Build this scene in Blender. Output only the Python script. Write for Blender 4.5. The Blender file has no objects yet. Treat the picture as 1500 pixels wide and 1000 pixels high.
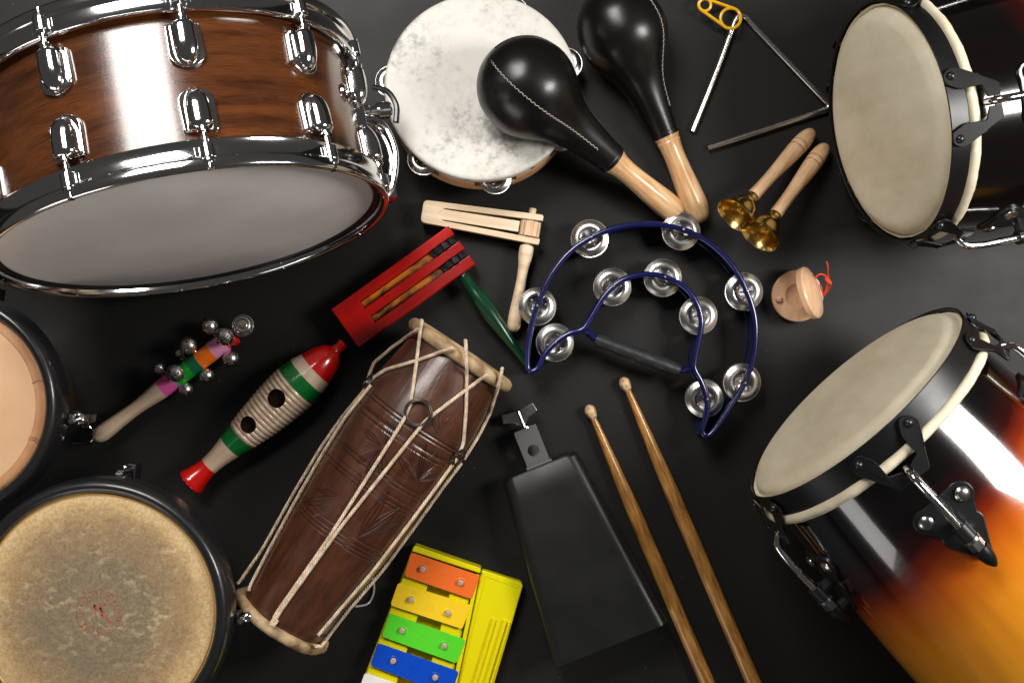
import bpy, bmesh, math, random
from math import sin, cos, pi, radians, sqrt, atan2
from mathutils import Vector, Matrix
random.seed(7)
S = bpy.context.scene
COL = S.collection

# ------------------------------------------------------------------ camera, world, lamps, exposure
H = 1.4            # camera height above the table (m)
K = 0.00075        # metres per photograph pixel on the table
cd = bpy.data.cameras.new('camera'); cam = bpy.data.objects.new('camera', cd); COL.objects.link(cam)
cam.location = (0, 0, H); cd.sensor_width = 36; cd.lens = 36 * H / (1500 * K); cd.clip_end = 50; cd.clip_start = .05
S.camera = cam
W = bpy.data.worlds.new('World'); S.world = W; W.use_nodes = True
W.node_tree.nodes['Background'].inputs[0].default_value = (1, .97, .94, 1)
W.node_tree.nodes['Background'].inputs[1].default_value = .05
S.view_settings.view_transform = 'Standard'; S.view_settings.look = 'None'
S.view_settings.exposure = 0; S.view_settings.gamma = 1
def softbox(name, loc, target, sx, sy, power, col, spread=180):
    l = bpy.data.lights.new(name, 'AREA'); l.shape = 'RECTANGLE'; l.size = sx; l.size_y = sy; l.energy = power; l.color = col; l.spread = radians(spread)
    o = bpy.data.objects.new(name, l); COL.objects.link(o); o.location = loc
    o.rotation_euler = (Vector(target) - Vector(loc)).to_track_quat('-Z', 'Y').to_euler()
    return o
softbox('softbox_lamp', (-.45, .90, 1.30), (-.38, .15, .1), .64, .64, 8.6, (1, .96, .92), 100)
softbox('softbox_lamp', (1.05, .20, 1.02), (.05, 0, 0), .34, .48, 18, (1, .97, .93))
softbox('softbox_lamp', (-1.0, -1.45, .75), (-.4, .1, .1), .9, .5, 5.5, (1, .97, .94))  # weak unseen front fill, added to brighten the snare head

# ------------------------------------------------------------------ materials
MATS = {}
def mat(name, c, c2=None, rough=.5, metal=0., tex=(1, 1, 1), ns=8., detail=5., lo=.35, hi=.65, bump=0., bs=60., bdist=.0006,
        coat=0., coatr=.08, spec=.5, rvar=0., btex=None, sheen=0):
    if name in MATS: return MATS[name]
    m = bpy.data.materials.new(name); m.use_nodes = True; N = m.node_tree; n = N.nodes; L = N.links
    b = n['Principled BSDF']; MATS[name] = m
    b.inputs['Base Color'].default_value = (*c, 1); b.inputs['Roughness'].default_value = rough
    b.inputs['Metallic'].default_value = metal; b.inputs['Coat Weight'].default_value = coat
    b.inputs['Coat Roughness'].default_value = coatr; b.inputs['Specular IOR Level'].default_value = spec
    tc = n.new('ShaderNodeTexCoord'); mp = n.new('ShaderNodeMapping'); mp.inputs['Scale'].default_value = tex
    L.new(tc.outputs['Object'], mp.inputs['Vector'])
    if c2 is not None:
        no = n.new('ShaderNodeTexNoise'); no.inputs['Scale'].default_value = ns; no.inputs['Detail'].default_value = detail
        L.new(mp.outputs[0], no.inputs['Vector'])
        r = n.new('ShaderNodeValToRGB'); r.color_ramp.elements[0].position = lo; r.color_ramp.elements[1].position = hi
        r.color_ramp.elements[0].color = (*c, 1); r.color_ramp.elements[1].color = (*c2, 1)
        L.new(no.outputs['Fac'], r.inputs[0]); L.new(r.outputs[0], b.inputs['Base Color'])
    if rvar:
        n3 = n.new('ShaderNodeTexNoise'); n3.inputs['Scale'].default_value = 25; n3.inputs['Detail'].default_value = 6
        L.new(tc.outputs['Object'], n3.inputs['Vector'])
        mr = n.new('ShaderNodeMapRange'); mr.inputs['From Min'].default_value = .3; mr.inputs['From Max'].default_value = .7
        mr.inputs['To Min'].default_value = max(.02, rough - rvar); mr.inputs['To Max'].default_value = rough + rvar
        L.new(n3.outputs['Fac'], mr.inputs[0]); L.new(mr.outputs[0], b.inputs['Roughness'])
    if bump:
        n2 = n.new('ShaderNodeTexNoise'); n2.inputs['Scale'].default_value = bs; n2.inputs['Detail'].default_value = 6
        if btex:
            m2 = n.new('ShaderNodeMapping'); m2.inputs['Scale'].default_value = btex
            L.new(tc.outputs['Object'], m2.inputs['Vector']); L.new(m2.outputs[0], n2.inputs['Vector'])
        else: L.new(mp.outputs[0], n2.inputs['Vector'])
        bp = n.new('ShaderNodeBump'); bp.inputs['Strength'].default_value = bump; bp.inputs['Distance'].default_value = bdist
        L.new(n2.outputs['Fac'], bp.inputs['Height']); L.new(bp.outputs[0], b.inputs['Normal'])
    return m
def rgb(r, g, b):
    f = lambda v: (v / 255 / 12.92) if v / 255 <= .04045 else ((v / 255 + .055) / 1.055) ** 2.4
    return (f(r), f(g), f(b))
M_table = mat('black_paper', (.0085, .0082, .0080), (.011, .0106, .0102), rough=.50, ns=5, rvar=.02, bump=.3, bs=700, bdist=.0003, spec=.26)
def lint():
    T = M_table.node_tree; n = T.nodes; L = T.links; b = n['Principled BSDF']; tc = n.new('ShaderNodeTexCoord')
    v = n.new('ShaderNodeTexVoronoi'); v.inputs['Scale'].default_value = 75; L.new(tc.outputs['Object'], v.inputs['Vector'])
    a = n.new('ShaderNodeMath'); a.operation = 'LESS_THAN'; a.inputs[1].default_value = .045; L.new(v.outputs['Distance'], a.inputs[0])
    s = n.new('ShaderNodeSeparateColor'); L.new(v.outputs['Color'], s.inputs[0])
    c = n.new('ShaderNodeMath'); c.operation = 'GREATER_THAN'; c.inputs[1].default_value = .86; L.new(s.outputs[0], c.inputs[0])
    m = n.new('ShaderNodeMath'); m.operation = 'MULTIPLY'; L.new(a.outputs[0], m.inputs[0]); L.new(c.outputs[0], m.inputs[1])
    x = n.new('ShaderNodeMix'); x.data_type = 'RGBA'; src = b.inputs['Base Color'].links[0].from_socket
    L.new(m.outputs[0], x.inputs['Factor']); L.new(src, x.inputs['A']); x.inputs['B'].default_value = (.09, .088, .082, 1); L.new(x.outputs['Result'], b.inputs['Base Color'])
lint()
M_chrome = mat('chrome', (.80, .80, .80), rough=.10, metal=1, rvar=.03)
M_nickel = mat('nickel', (.70, .69, .67), (.50, .48, .45), ns=45, rough=.27, metal=1, rvar=.06, bump=.15, bs=150, bdist=.0003)
M_steel = mat('worn_steel', (.55, .53, .50), (.38, .36, .33), rough=.25, metal=1, ns=60, rvar=.08)
M_darkmetal = mat('black_enamel', (.010, .010, .011), rough=.34, coat=.3, rvar=.06, bump=.06, bs=60)
M_blacksatin = mat('black_satin', (.006, .006, .0065), spec=.35, rough=.36, rvar=.06, bump=.12, bs=200, bdist=.0002)
M_brass = mat('brass', (.80, .58, .20), (.68, .46, .13), rough=.2, metal=1, ns=30, rvar=.05)
M_gold_in = mat('brass_inside', (.85, .62, .14), (.6, .38, .06), rough=.3, metal=1, ns=40)
M_maple = mat('pale_wood', rgb(226, 190, 150), rgb(198, 152, 110), rough=.34, tex=(16, 110, 110), ns=2, detail=9, coat=.25, coatr=.15, bump=.05, bs=4)
M_maple2 = mat('maraca_wood', rgb(228, 192, 146), rgb(200, 146, 96), rough=.28, tex=(14, 110, 110), ns=1.8, detail=9, coat=.4, coatr=.12, bump=.06, bs=4)
M_raw = mat('raw_beech', rgb(228, 208, 178), rgb(206, 180, 146), rough=.62, tex=(8, 90, 90), ns=1.5, bump=.12, bs=6)
M_cast = mat('castanet_wood', rgb(222, 182, 146), rgb(200, 154, 118), rough=.4, tex=(30, 12, 12), ns=3, coat=.15)
M_leather = mat('black_leather', (.004, .0037, .0037), rough=.31, rvar=.05, bump=.22, bs=420, bdist=.00025, spec=.45)
M_thread = mat('pale_thread', (.45, .42, .38), rough=.8)
M_threadbk = mat('dark_thread', (.03, .03, .03), rough=.6)
M_red = mat('red_lacquer', rgb(196, 18, 9), rgb(146, 8, 5), rough=.3, ns=26, tex=(.4, 1, 1), coat=.3, rvar=.08, bump=.1, bs=30)
M_redp = mat('red_paint', rgb(205, 22, 12), rgb(170, 12, 8), rough=.22, ns=20, coat=.6, bump=.08, bs=60)
M_greenp = mat('green_paint', rgb(10, 125, 50), rgb(6, 100, 40), rough=.25, ns=20, coat=.5, bump=.08, bs=60)
M_dgreen = mat('dark_green_paint', rgb(8, 66, 36), rgb(4, 46, 26), rough=.24, ns=20, coat=.5, bump=.2, bs=50)
M_ochre = mat('ochre_wood', rgb(206, 120, 18), rgb(66, 44, 28), rough=.5, ns=60, tex=(1, 2, 2), lo=.42, hi=.62)
M_blackplast = mat('black_plastic', (.014, .015, .018), rough=.3, rvar=.06)
M_navy = mat('navy_plastic', (.006, .009, .075), (.004, .006, .05), rough=.2, ns=10, coat=.5, bump=.06, bs=30)
M_grip = mat('rubber_grip', (.016, .016, .018), rough=.5, bump=.1, bs=200)
M_orangecord = mat('orange_cord', rgb(236, 74, 30), rough=.6)
M_yellowp = mat('yellow_plastic', rgb(236, 178, 16), rough=.3, coat=.2)
M_cream = mat('cream_wood', rgb(206, 184, 160), rgb(178, 152, 126), rough=.34, tex=(5, 60, 60), ns=1.6, coat=.35)
M_hole = mat('dark_inside', (.012, .007, .004), rough=.9, spec=.05)
M_rope = mat('cotton_rope', rgb(226, 206, 180), rgb(184, 160, 132), rough=.85, ns=120, bump=.4, bs=500, bdist=.0004)
M_rawhide = mat('rawhide', rgb(190, 164, 124), rgb(112, 82, 52), rough=.6, ns=45, lo=.38, hi=.66, bump=.8, bs=70, bdist=.002)
M_iron = mat('old_iron', (.10, .08, .065), (.05, .04, .035), rough=.4, metal=.8, ns=80)
M_yel = mat('bright_yellow_plastic', rgb(232, 222, 14), rgb(224, 208, 10), rough=.22, ns=5, coat=.4)
M_peg = mat('peg_plastic', rgb(178, 158, 134), rough=.35)
M_bar = {k: mat(k + '_enamel', rgb(*v), rough=.36, coat=.25, coatr=.2, bump=.05, bs=30) for k, v in
         dict(orange=(240, 112, 40), amber=(246, 206, 36), green=(86, 212, 44), blue=(0, 70, 190), white=(240, 238, 232)).items()}
M_cow = mat('cowbell_black', (.008, .008, .008), spec=.33, rough=.40, rvar=.05, bump=.3, bs=260, bdist=.00025)
M_grey = mat('grey_coated_steel', (.13, .13, .125), rough=.4, metal=.3, bump=.1, bs=200)
M_hick = mat('hickory', rgb(190, 138, 68), rgb(120, 76, 32), rough=.34, tex=(28, 200, 200), ns=1.6, detail=10, lo=.33, hi=.68, coat=.3, bump=.1, bs=5)
M_tip = mat('stick_tip_wood', rgb(204, 172, 132), rgb(140, 98, 60), rough=.45, ns=240, lo=.4, hi=.65, bump=.3, bs=300)
M_peach = mat('peach_skin', rgb(208, 168, 130), rgb(196, 154, 116), rough=.55, ns=14, bump=.25, bs=160, bdist=.0003)
M_peach_edge = mat('peach_skin_edge', rgb(190, 142, 100), rgb(172, 122, 82), rough=.55, ns=30, bump=.3, bs=120)
M_brownshell = mat('brown_shell', (.03, .016, .008), rough=.3, coat=.4)
M_cable = mat('clear_wire', (.35, .35, .33), rough=.3)
M_tambwood = mat('tambourine_wood', rgb(216, 172, 132), rgb(190, 140, 100), rough=.45, tex=(8, 8, 60), ns=2)
M_headwhite = mat('coated_head', rgb(228, 221, 217), rgb(208, 200, 196), rough=.42, ns=7, rvar=.08, bump=.12, bs=700, bdist=.0002)
M_ink = mat('red_ink', rgb(140, 66, 50), rgb(156, 118, 84), rough=.7, ns=150, lo=.44, hi=.66)
M_glue = mat('pale_relief', (.8, .8, .8), rough=.3)
def nt(m): return m.node_tree, m.node_tree.nodes, m.node_tree.links, m.node_tree.nodes['Principled BSDF']
def skin_tamb():
    m = mat('goat_skin', (.6, .6, .6), rough=.45, bump=.25, bs=60, bdist=.0006); T, n, L, b = nt(m)
    tc = n.new('ShaderNodeTexCoord'); a = n.new('ShaderNodeTexNoise'); a.inputs['Scale'].default_value = 9; a.inputs['Detail'].default_value = 4
    c = n.new('ShaderNodeTexNoise'); c.inputs['Scale'].default_value = 95; c.inputs['Detail'].default_value = 10; c.inputs['Roughness'].default_value = .7
    L.new(tc.outputs['Object'], a.inputs['Vector']); L.new(tc.outputs['Object'], c.inputs['Vector'])
    mu = n.new('ShaderNodeMath'); mu.operation = 'MULTIPLY'; L.new(a.outputs['Fac'], mu.inputs[0]); L.new(c.outputs['Fac'], mu.inputs[1])
    r = n.new('ShaderNodeValToRGB'); e = r.color_ramp.elements
    e[0].position = .21; e[0].color = (*rgb(202, 199, 191), 1); e[1].position = .38; e[1].color = (*rgb(142, 142, 137), 1)
    x = e.new(.29); x.color = (*rgb(192, 189, 180), 1)
    L.new(mu.outputs[0], r.inputs[0]); L.new(r.outputs[0], b.inputs['Base Color']); return m
M_goat = skin_tamb()
def skin_conga():
    m = mat('conga_skin', (.5, .5, .4), rough=.55, bump=.3, bs=90, bdist=.0008); T, n, L, b = nt(m)
    tc = n.new('ShaderNodeTexCoord')
    a = n.new('ShaderNodeTexNoise'); a.inputs['Scale'].default_value = 9; a.inputs['Detail'].default_value = 8; a.inputs['Roughness'].default_value = .65
    mp = n.new('ShaderNodeMapping'); mp.inputs['Scale'].default_value = (1.6, .7, 1); L.new(tc.outputs['Object'], mp.inputs[0]); L.new(mp.outputs[0], a.inputs['Vector'])
    r = n.new('ShaderNodeValToRGB'); e = r.color_ramp.elements
    e[0].position = .32; e[0].color = (*rgb(206, 192, 162), 1); e[1].position = .68; e[1].color = (*rgb(238, 228, 202), 1)
    L.new(a.outputs['Fac'], r.inputs[0]); L.new(r.outputs[0], b.inputs['Base Color']); return m
M_conga_skin = skin_conga()
def skin_calf(R):
    m = mat('calf_skin', (.5, .4, .3), rough=.42, bump=.4, bs=70, bdist=.0008); T, n, L, b = nt(m)
    tc = n.new('ShaderNodeTexCoord'); ln = n.new('ShaderNodeVectorMath'); ln.operation = 'LENGTH'
    sp = n.new('ShaderNodeSeparateXYZ'); cb = n.new('ShaderNodeCombineXYZ')
    L.new(tc.outputs['Object'], sp.inputs[0]); L.new(sp.outputs[0], cb.inputs[0]); L.new(sp.outputs[1], cb.inputs[1]); L.new(cb.outputs[0], ln.inputs[0])
    a = n.new('ShaderNodeTexNoise'); a.inputs['Scale'].default_value = 22; a.inputs['Detail'].default_value = 4
    L.new(tc.outputs['Object'], a.inputs['Vector'])
    ad = n.new('ShaderNodeMath'); ad.operation = 'MULTIPLY_ADD'; L.new(a.outputs['Fac'], ad.inputs[0]); ad.inputs[1].default_value = .05; L.new(ln.outputs['Value'], ad.inputs[2])
    r = n.new('ShaderNodeValToRGB'); e = r.color_ramp.elements
    e[0].position = 0; e[0].color = (*rgb(138, 122, 98), 1)
    e[1].position = 1; e[1].color = (*rgb(212, 186, 140), 1)
    for p, c in ((.55, (134, 118, 94)), (.80, (164, 136, 98)), (.93, (206, 174, 124))):
        x = e.new(p); x.color = (*rgb(*c), 1)
    d = n.new('ShaderNodeMath'); d.operation = 'DIVIDE'; d.inputs[1].default_value = R + .025; L.new(ad.outputs[0], d.inputs[0]); L.new(d.outputs[0], r.inputs[0])
    # pale freckles stretched a little sideways
    mp = n.new('ShaderNodeMapping'); mp.inputs['Scale'].default_value = (1, 1.7, 1); L.new(tc.outputs['Object'], mp.inputs[0])
    v = n.new('ShaderNodeTexNoise'); v.inputs['Scale'].default_value = 95; v.inputs['Detail'].default_value = 3; L.new(mp.outputs[0], v.inputs['Vector'])
    r2 = n.new('ShaderNodeValToRGB'); r2.color_ramp.elements[0].position = .50; r2.color_ramp.elements[1].position = .66
    r2.color_ramp.elements[1].color = (.6, .6, .6, 1)
    L.new(v.outputs['Fac'], r2.inputs[0])
    mx = n.new('ShaderNodeMix'); mx.data_type = 'RGBA'; mx.inputs['B'].default_value = (*rgb(208, 190, 152), 1)
    cl = n.new('ShaderNodeTexNoise'); cl.inputs['Scale'].default_value = 26; cl.inputs['Detail'].default_value = 3; L.new(tc.outputs['Object'], cl.inputs['Vector'])
    cr = n.new('ShaderNodeValToRGB'); cr.color_ramp.elements[0].position = .40; cr.color_ramp.elements[1].position = .66; L.new(cl.outputs['Fac'], cr.inputs[0])
    mm = n.new('ShaderNodeMath'); mm.operation = 'MULTIPLY'; L.new(r2.outputs[0], mm.inputs[0]); L.new(cr.outputs[0], mm.inputs[1]); L.new(mm.outputs[0], mx.inputs['Factor']); L.new(r.outputs[0], mx.inputs['A'])
    f = n.new('ShaderNodeTexNoise'); f.inputs['Scale'].default_value = 420; f.inputs['Detail'].default_value = 5; L.new(tc.outputs['Object'], f.inputs['Vector'])
    m2 = n.new('ShaderNodeMix'); m2.data_type = 'RGBA'; m2.blend_type = 'MULTIPLY'; m2.inputs['Factor'].default_value = .55
    r3 = n.new('ShaderNodeValToRGB'); r3.color_ramp.elements[0].position = .35; r3.color_ramp.elements[0].color = (.5, .5, .5, 1); r3.color_ramp.elements[1].position = .6
    L.new(f.outputs['Fac'], r3.inputs[0]); L.new(mx.outputs['Result'], m2.inputs['A']); L.new(r3.outputs[0], m2.inputs['B'])
    L.new(m2.outputs['Result'], b.inputs['Base Color']); return m
def walnut():
    m = mat('walnut_veneer', (.2, .08, .02), rough=.2, coat=.75, coatr=.15, bump=.4, bs=5, btex=(90, 90, 260), bdist=.0003); T, n, L, b = nt(m)
    tc = n.new('ShaderNodeTexCoord')
    mp = n.new('ShaderNodeMapping'); mp.inputs['Scale'].default_value = (5, 5, 38); L.new(tc.outputs['Object'], mp.inputs[0])
    a = n.new('ShaderNodeTexNoise'); a.inputs['Scale'].default_value = 1.6; a.inputs['Detail'].default_value = 7; a.inputs['Distortion'].default_value = .3
    L.new(mp.outputs[0], a.inputs['Vector'])
    r = n.new('ShaderNodeValToRGB'); e = r.color_ramp.elements
    e[0].position = .27; e[0].color = (*rgb(40, 18, 8), 1); e[1].position = .75; e[1].color = (*rgb(104, 58, 25), 1)
    x = e.new(.47); x.color = (*rgb(78, 42, 19), 1)
    mp2 = n.new('ShaderNodeMapping'); mp2.inputs['Scale'].default_value = (22, 22, 420); L.new(tc.outputs['Object'], mp2.inputs[0])
    f = n.new('ShaderNodeTexNoise'); f.inputs['Scale'].default_value = 3; f.inputs['Detail'].default_value = 8; L.new(mp2.outputs[0], f.inputs['Vector'])
    r3 = n.new('ShaderNodeValToRGB'); r3.color_ramp.elements[0].position = .40; r3.color_ramp.elements[0].color = (.30, .28, .26, 1); r3.color_ramp.elements[1].position = .56
    L.new(f.outputs['Fac'], r3.inputs[0])
    m2 = n.new('ShaderNodeMix'); m2.data_type = 'RGBA'; m2.blend_type = 'MULTIPLY'; m2.inputs['Factor'].default_value = .45
    L.new(a.outputs['Fac'], r.inputs[0]); L.new(r.outputs[0], m2.inputs['A']); L.new(r3.outputs[0], m2.inputs['B']); L.new(m2.outputs['Result'], b.inputs['Base Color'])
    return m
M_walnut = walnut()
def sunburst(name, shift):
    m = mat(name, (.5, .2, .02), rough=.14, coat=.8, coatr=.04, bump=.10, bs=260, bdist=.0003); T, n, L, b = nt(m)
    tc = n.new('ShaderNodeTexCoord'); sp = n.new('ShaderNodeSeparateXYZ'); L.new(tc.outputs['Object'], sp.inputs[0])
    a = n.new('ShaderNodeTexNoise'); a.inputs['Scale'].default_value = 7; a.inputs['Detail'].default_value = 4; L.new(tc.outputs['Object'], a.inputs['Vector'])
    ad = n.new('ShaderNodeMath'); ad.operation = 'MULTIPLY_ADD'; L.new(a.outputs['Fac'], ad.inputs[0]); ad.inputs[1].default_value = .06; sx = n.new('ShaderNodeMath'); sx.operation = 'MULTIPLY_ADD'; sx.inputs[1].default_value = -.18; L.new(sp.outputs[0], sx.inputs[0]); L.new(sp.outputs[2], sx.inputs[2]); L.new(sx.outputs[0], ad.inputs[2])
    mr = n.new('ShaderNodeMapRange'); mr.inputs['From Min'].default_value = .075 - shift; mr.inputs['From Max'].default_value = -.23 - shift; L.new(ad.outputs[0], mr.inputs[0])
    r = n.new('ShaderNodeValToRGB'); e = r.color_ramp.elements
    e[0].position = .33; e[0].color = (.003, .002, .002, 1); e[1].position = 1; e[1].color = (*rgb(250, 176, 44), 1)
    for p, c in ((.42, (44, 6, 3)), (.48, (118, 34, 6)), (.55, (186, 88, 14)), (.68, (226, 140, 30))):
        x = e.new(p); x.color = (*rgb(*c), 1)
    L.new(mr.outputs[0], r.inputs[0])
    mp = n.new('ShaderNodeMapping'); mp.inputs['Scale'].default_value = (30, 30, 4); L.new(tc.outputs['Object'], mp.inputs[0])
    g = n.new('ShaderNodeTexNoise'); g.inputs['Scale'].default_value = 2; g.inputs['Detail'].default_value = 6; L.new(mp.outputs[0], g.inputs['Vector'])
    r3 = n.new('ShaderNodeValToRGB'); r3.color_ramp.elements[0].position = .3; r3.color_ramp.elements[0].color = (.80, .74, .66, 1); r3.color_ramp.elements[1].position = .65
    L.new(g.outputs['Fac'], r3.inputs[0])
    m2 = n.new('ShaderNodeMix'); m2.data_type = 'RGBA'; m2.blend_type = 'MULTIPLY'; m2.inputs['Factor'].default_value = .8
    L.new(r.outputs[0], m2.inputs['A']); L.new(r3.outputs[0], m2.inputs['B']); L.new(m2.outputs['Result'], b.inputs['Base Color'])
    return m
M_dholak = mat('brown_lacquer', rgb(82, 46, 28), rgb(60, 33, 20), rough=.36, tex=(6, 22, 22), ns=5, detail=9, coat=.45, coatr=.24, rvar=.12,
               bump=.75, bs=170, btex=(.25, 1, 1), bdist=.0009)
M_carve = mat('carved_groove', rgb(44, 18, 10), rough=.35)

# ------------------------------------------------------------------ geometry helpers
def P(px, py, z=0.): return Vector(((px - 750) * K * (1 - z / H), (500 - py) * K * (1 - z / H), z))
class Fr:
    """local frame: origin + rotation on the Empty, scale u baked into the meshes"""
    def __init__(s, o, R, u): s.o, s.R, s.u = o, R, u
    def w(s, v): return s.o + s.R @ (Vector(v) * s.u)
    def l(s, w): return (s.R.transposed() @ (w - s.o)) / s.u
def basis(x, z=Vector((0, 0, 1))):
    x = x.normalized(); y = z.cross(x).normalized(); zz = x.cross(y)
    return Matrix((x, y, zz)).transposed()
def flat(px, py, z, dx, dy): return Fr(P(px, py, z), basis(Vector((dx, -dy, 0))), K * (1 - z / H))
def axis(a, b, L):
    A, B = P(*a), P(*b); return Fr(A, basis(B - A), (B - A).length / L)
def disc(c, n):
    n = n.normalized(); a = n.cross(Vector((0, 0, 1))).normalized(); b = n.cross(a)
    return Fr(c, Matrix((a, b, n)).transposed(), 1.)
def nvec(ang, t): return Vector((cos(ang) * cos(t), sin(ang) * cos(t), sin(t)))
class Thing:
    def __init__(s, name, label, cat, fr, group=None):
        s.fr = fr; e = bpy.data.objects.new(name, None); COL.objects.link(e); s.e = e
        e.empty_display_size = .02; e.matrix_world = Matrix.Translation(fr.o) @ fr.R.to_4x4()
        e['label'] = label; e['category'] = cat
        if group: e['group'] = group
    def part(s, name, bm, m, parent=None, **k): return mesh_obj(name, bm, m, parent or s.e, s.fr.u, **k)
def mesh_obj(name, bm, m, parent=None, u=1., angle=35, smooth=True, bevel=0, seg=2, sub=0, label=None, kind=None):
    bmesh.ops.scale(bm, vec=(u, u, u), verts=bm.verts)
    bmesh.ops.recalc_face_normals(bm, faces=bm.faces)
    me = bpy.data.meshes.new(name); bm.to_mesh(me); bm.free()
    me.materials.append(m)
    if smooth:
        me.polygons.foreach_set('use_smooth', [True] * len(me.polygons)); me.set_sharp_from_angle(angle=radians(angle))
    o = bpy.data.objects.new(name, me); COL.objects.link(o)
    if parent: o.parent = parent
    if bevel:
        b = o.modifiers.new('bevel', 'BEVEL'); b.width = bevel * u; b.segments = seg; b.limit_method = 'ANGLE'; b.angle_limit = radians(40); b.harden_normals = True
    if sub:
        q = o.modifiers.new('subdivision', 'SUBSURF'); q.levels = sub; q.render_levels = sub
    if label: o['label'] = label
    if kind: o['kind'] = kind
    return o
def inst(name, src, parent, mtx, label=None):
    o = src.copy(); o.name = name; COL.objects.link(o); o.parent = parent; o.matrix_local = mtx
    return o
NB = bmesh.new
def lathe(bm, prof, seg=48, ax='x', wob=None, closed=False, org=(0, 0, 0), mtx=None):
    rings = []
    for (t, r) in prof:
        ring = []
        if r <= 1e-9: ring = [None]
        for k in range(seg) if r > 1e-9 else (0,):
            a = 2 * pi * k / seg; rr = r * (1 + (wob(t, a) if wob and r > 1e-9 else 0))
            v = (t, rr * cos(a), rr * sin(a)) if ax == 'x' else (rr * cos(a), rr * sin(a), t)
            v = Vector(v) + Vector(org)
            if mtx: v = mtx @ v
            vv = bm.verts.new(v)
            if r <= 1e-9: ring = [vv] * 1
            else: ring.append(vv)
        rings.append(ring)
    pairs = list(zip(rings, rings[1:])) + ([(rings[-1], rings[0])] if closed else [])
    for A, B in pairs:
        if len(A) == 1 and len(B) == 1: continue
        for k in range(seg):
            k2 = (k + 1) % seg
            if len(A) == 1: bm.faces.new((A[0], B[k], B[k2]))
            elif len(B) == 1: bm.faces.new((A[k], B[0], A[k2]))
            else: bm.faces.new((A[k], B[k], B[k2], A[k2]))
    return bm
def smoothprof(pts, n=6, cyc=False):
    """Catmull-Rom through 2-D/3-D points"""
    out = []; N = len(pts); pts = [Vector(p) for p in pts]
    rng = range(N if cyc else N - 1)
    for i in rng:
        p1, p2 = pts[i], pts[(i + 1) % N]
        p0 = pts[(i - 1) % N] if (cyc or i > 0) else p1 * 2 - p2
        p3 = pts[(i + 2) % N] if (cyc or i < N - 2) else p2 * 2 - p1
        for k in range(n):
            t = k / n
            out.append(.5 * ((2 * p1) + (p2 - p0) * t + (2 * p0 - 5 * p1 + 4 * p2 - p3) * t * t + (3 * p1 - p0 - 3 * p2 + p3) * t ** 3))
    if not cyc: out.append(pts[-1])
    return out
def sprof(pts, n=5): return [(p[0], max(0, p[1])) for p in smoothprof([(a, b) for a, b in pts], n)]
def tube(bm, pts, r, seg=10, closed=False, sy=1., cap=True):
    pts = [Vector(p) for p in pts]; N = len(pts); rings = []
    rr = r if isinstance(r, (list, tuple)) else [r] * N
    up = None
    for i in range(N):
        if closed: t = pts[(i + 1) % N] - pts[i - 1]
        else: t = pts[min(i + 1, N - 1)] - pts[max(i - 1, 0)]
        t.normalize()
        if up is None:
            up = Vector((0, 0, 1)) if abs(t.z) < .9 else Vector((1, 0, 0))
        s = t.cross(up)
        if s.length < 1e-6: s = t.orthogonal()
        s.normalize(); up = s.cross(t).normalized()
        rings.append([bm.verts.new(pts[i] + rr[i] * (cos(2 * pi * k / seg) * s + sy * sin(2 * pi * k / seg) * up)) for k in range(seg)])
    for i in range(N if closed else N - 1):
        A, B = rings[i], rings[(i + 1) % N]
        for k in range(seg): bm.faces.new((A[k], A[(k + 1) % seg], B[(k + 1) % seg], B[k]))
    if not closed and cap: bm.faces.new(rings[0][::-1]); bm.faces.new(rings[-1])
    return bm
def rope(bm, pts, r, pitch=5.5, seg=6, strands=3):
    """twisted strands along a path"""
    pts = [Vector(p) for p in pts]; d = [0]
    for a, b in zip(pts, pts[1:]): d.append(d[-1] + (b - a).length)
    L = d[-1]; n = max(8, int(L / (pitch * r) * 9)); res = []
    j = 0
    for i in range(n + 1):
        s = L * i / n
        while j < len(d) - 2 and d[j + 1] < s: j += 1
        f = (s - d[j]) / max(1e-9, d[j + 1] - d[j]); res.append(pts[j].lerp(pts[j + 1], f))
    for q in range(strands):
        o = []
        for i, p in enumerate(res):
            t = (res[min(i + 1, n)] - res[max(i - 1, 0)]).normalized(); s_ = t.cross(Vector((0, 0, 1)))
            if s_.length < 1e-3: s_ = t.orthogonal()
            s_.normalize(); u_ = s_.cross(t); a = 2 * pi * (L * i / n) / (pitch * r) + q * 2 * pi / strands
            o.append(p + (cos(a) * s_ + sin(a) * u_) * r * .5)
        tube(bm, o, r * .56, seg=seg)
    return bm
def rpoly(pts, r, n=4):
    """round the corners of a 2-D polygon"""
    out = []; N = len(pts); pts = [Vector(p) for p in pts]
    for i in range(N):
        a, b, c = pts[i - 1], pts[i], pts[(i + 1) % N]; rr = r[i] if isinstance(r, (list, tuple)) else r
        if rr <= 0: out.append(b); continue
        u = (a - b); v = (c - b); k = min(rr, u.length * .45, v.length * .45); p = b + u.normalized() * k; q = b + v.normalized() * k
        for j in range(n + 1):
            t = j / n; out.append(p * (1 - t) ** 2 + b * 2 * t * (1 - t) + q * t * t)
    return out
def prism(bm, pts, z0, z1, f=None, f1=None):
    """f maps (x, y, z) to a point"""
    f = f or (lambda x, y, z: Vector((x, y, z)))
    a = [bm.verts.new(f(p[0], p[1], z0)) for p in pts]; b = [bm.verts.new(f(p[0], p[1], z1)) for p in pts]
    bm.faces.new(a[::-1]); bm.faces.new(b)
    for i in range(len(pts)): j = (i + 1) % len(pts); bm.faces.new((a[i], a[j], b[j], b[i]))
    return bm
def box(bm, x0, x1, y0, y1, z0, z1, mtx=None):
    f = (lambda x, y, z: mtx @ Vector((x, y, z))) if mtx else None
    return prism(bm, [(x0, y0), (x1, y0), (x1, y1), (x0, y1)], z0, z1, f)
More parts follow.
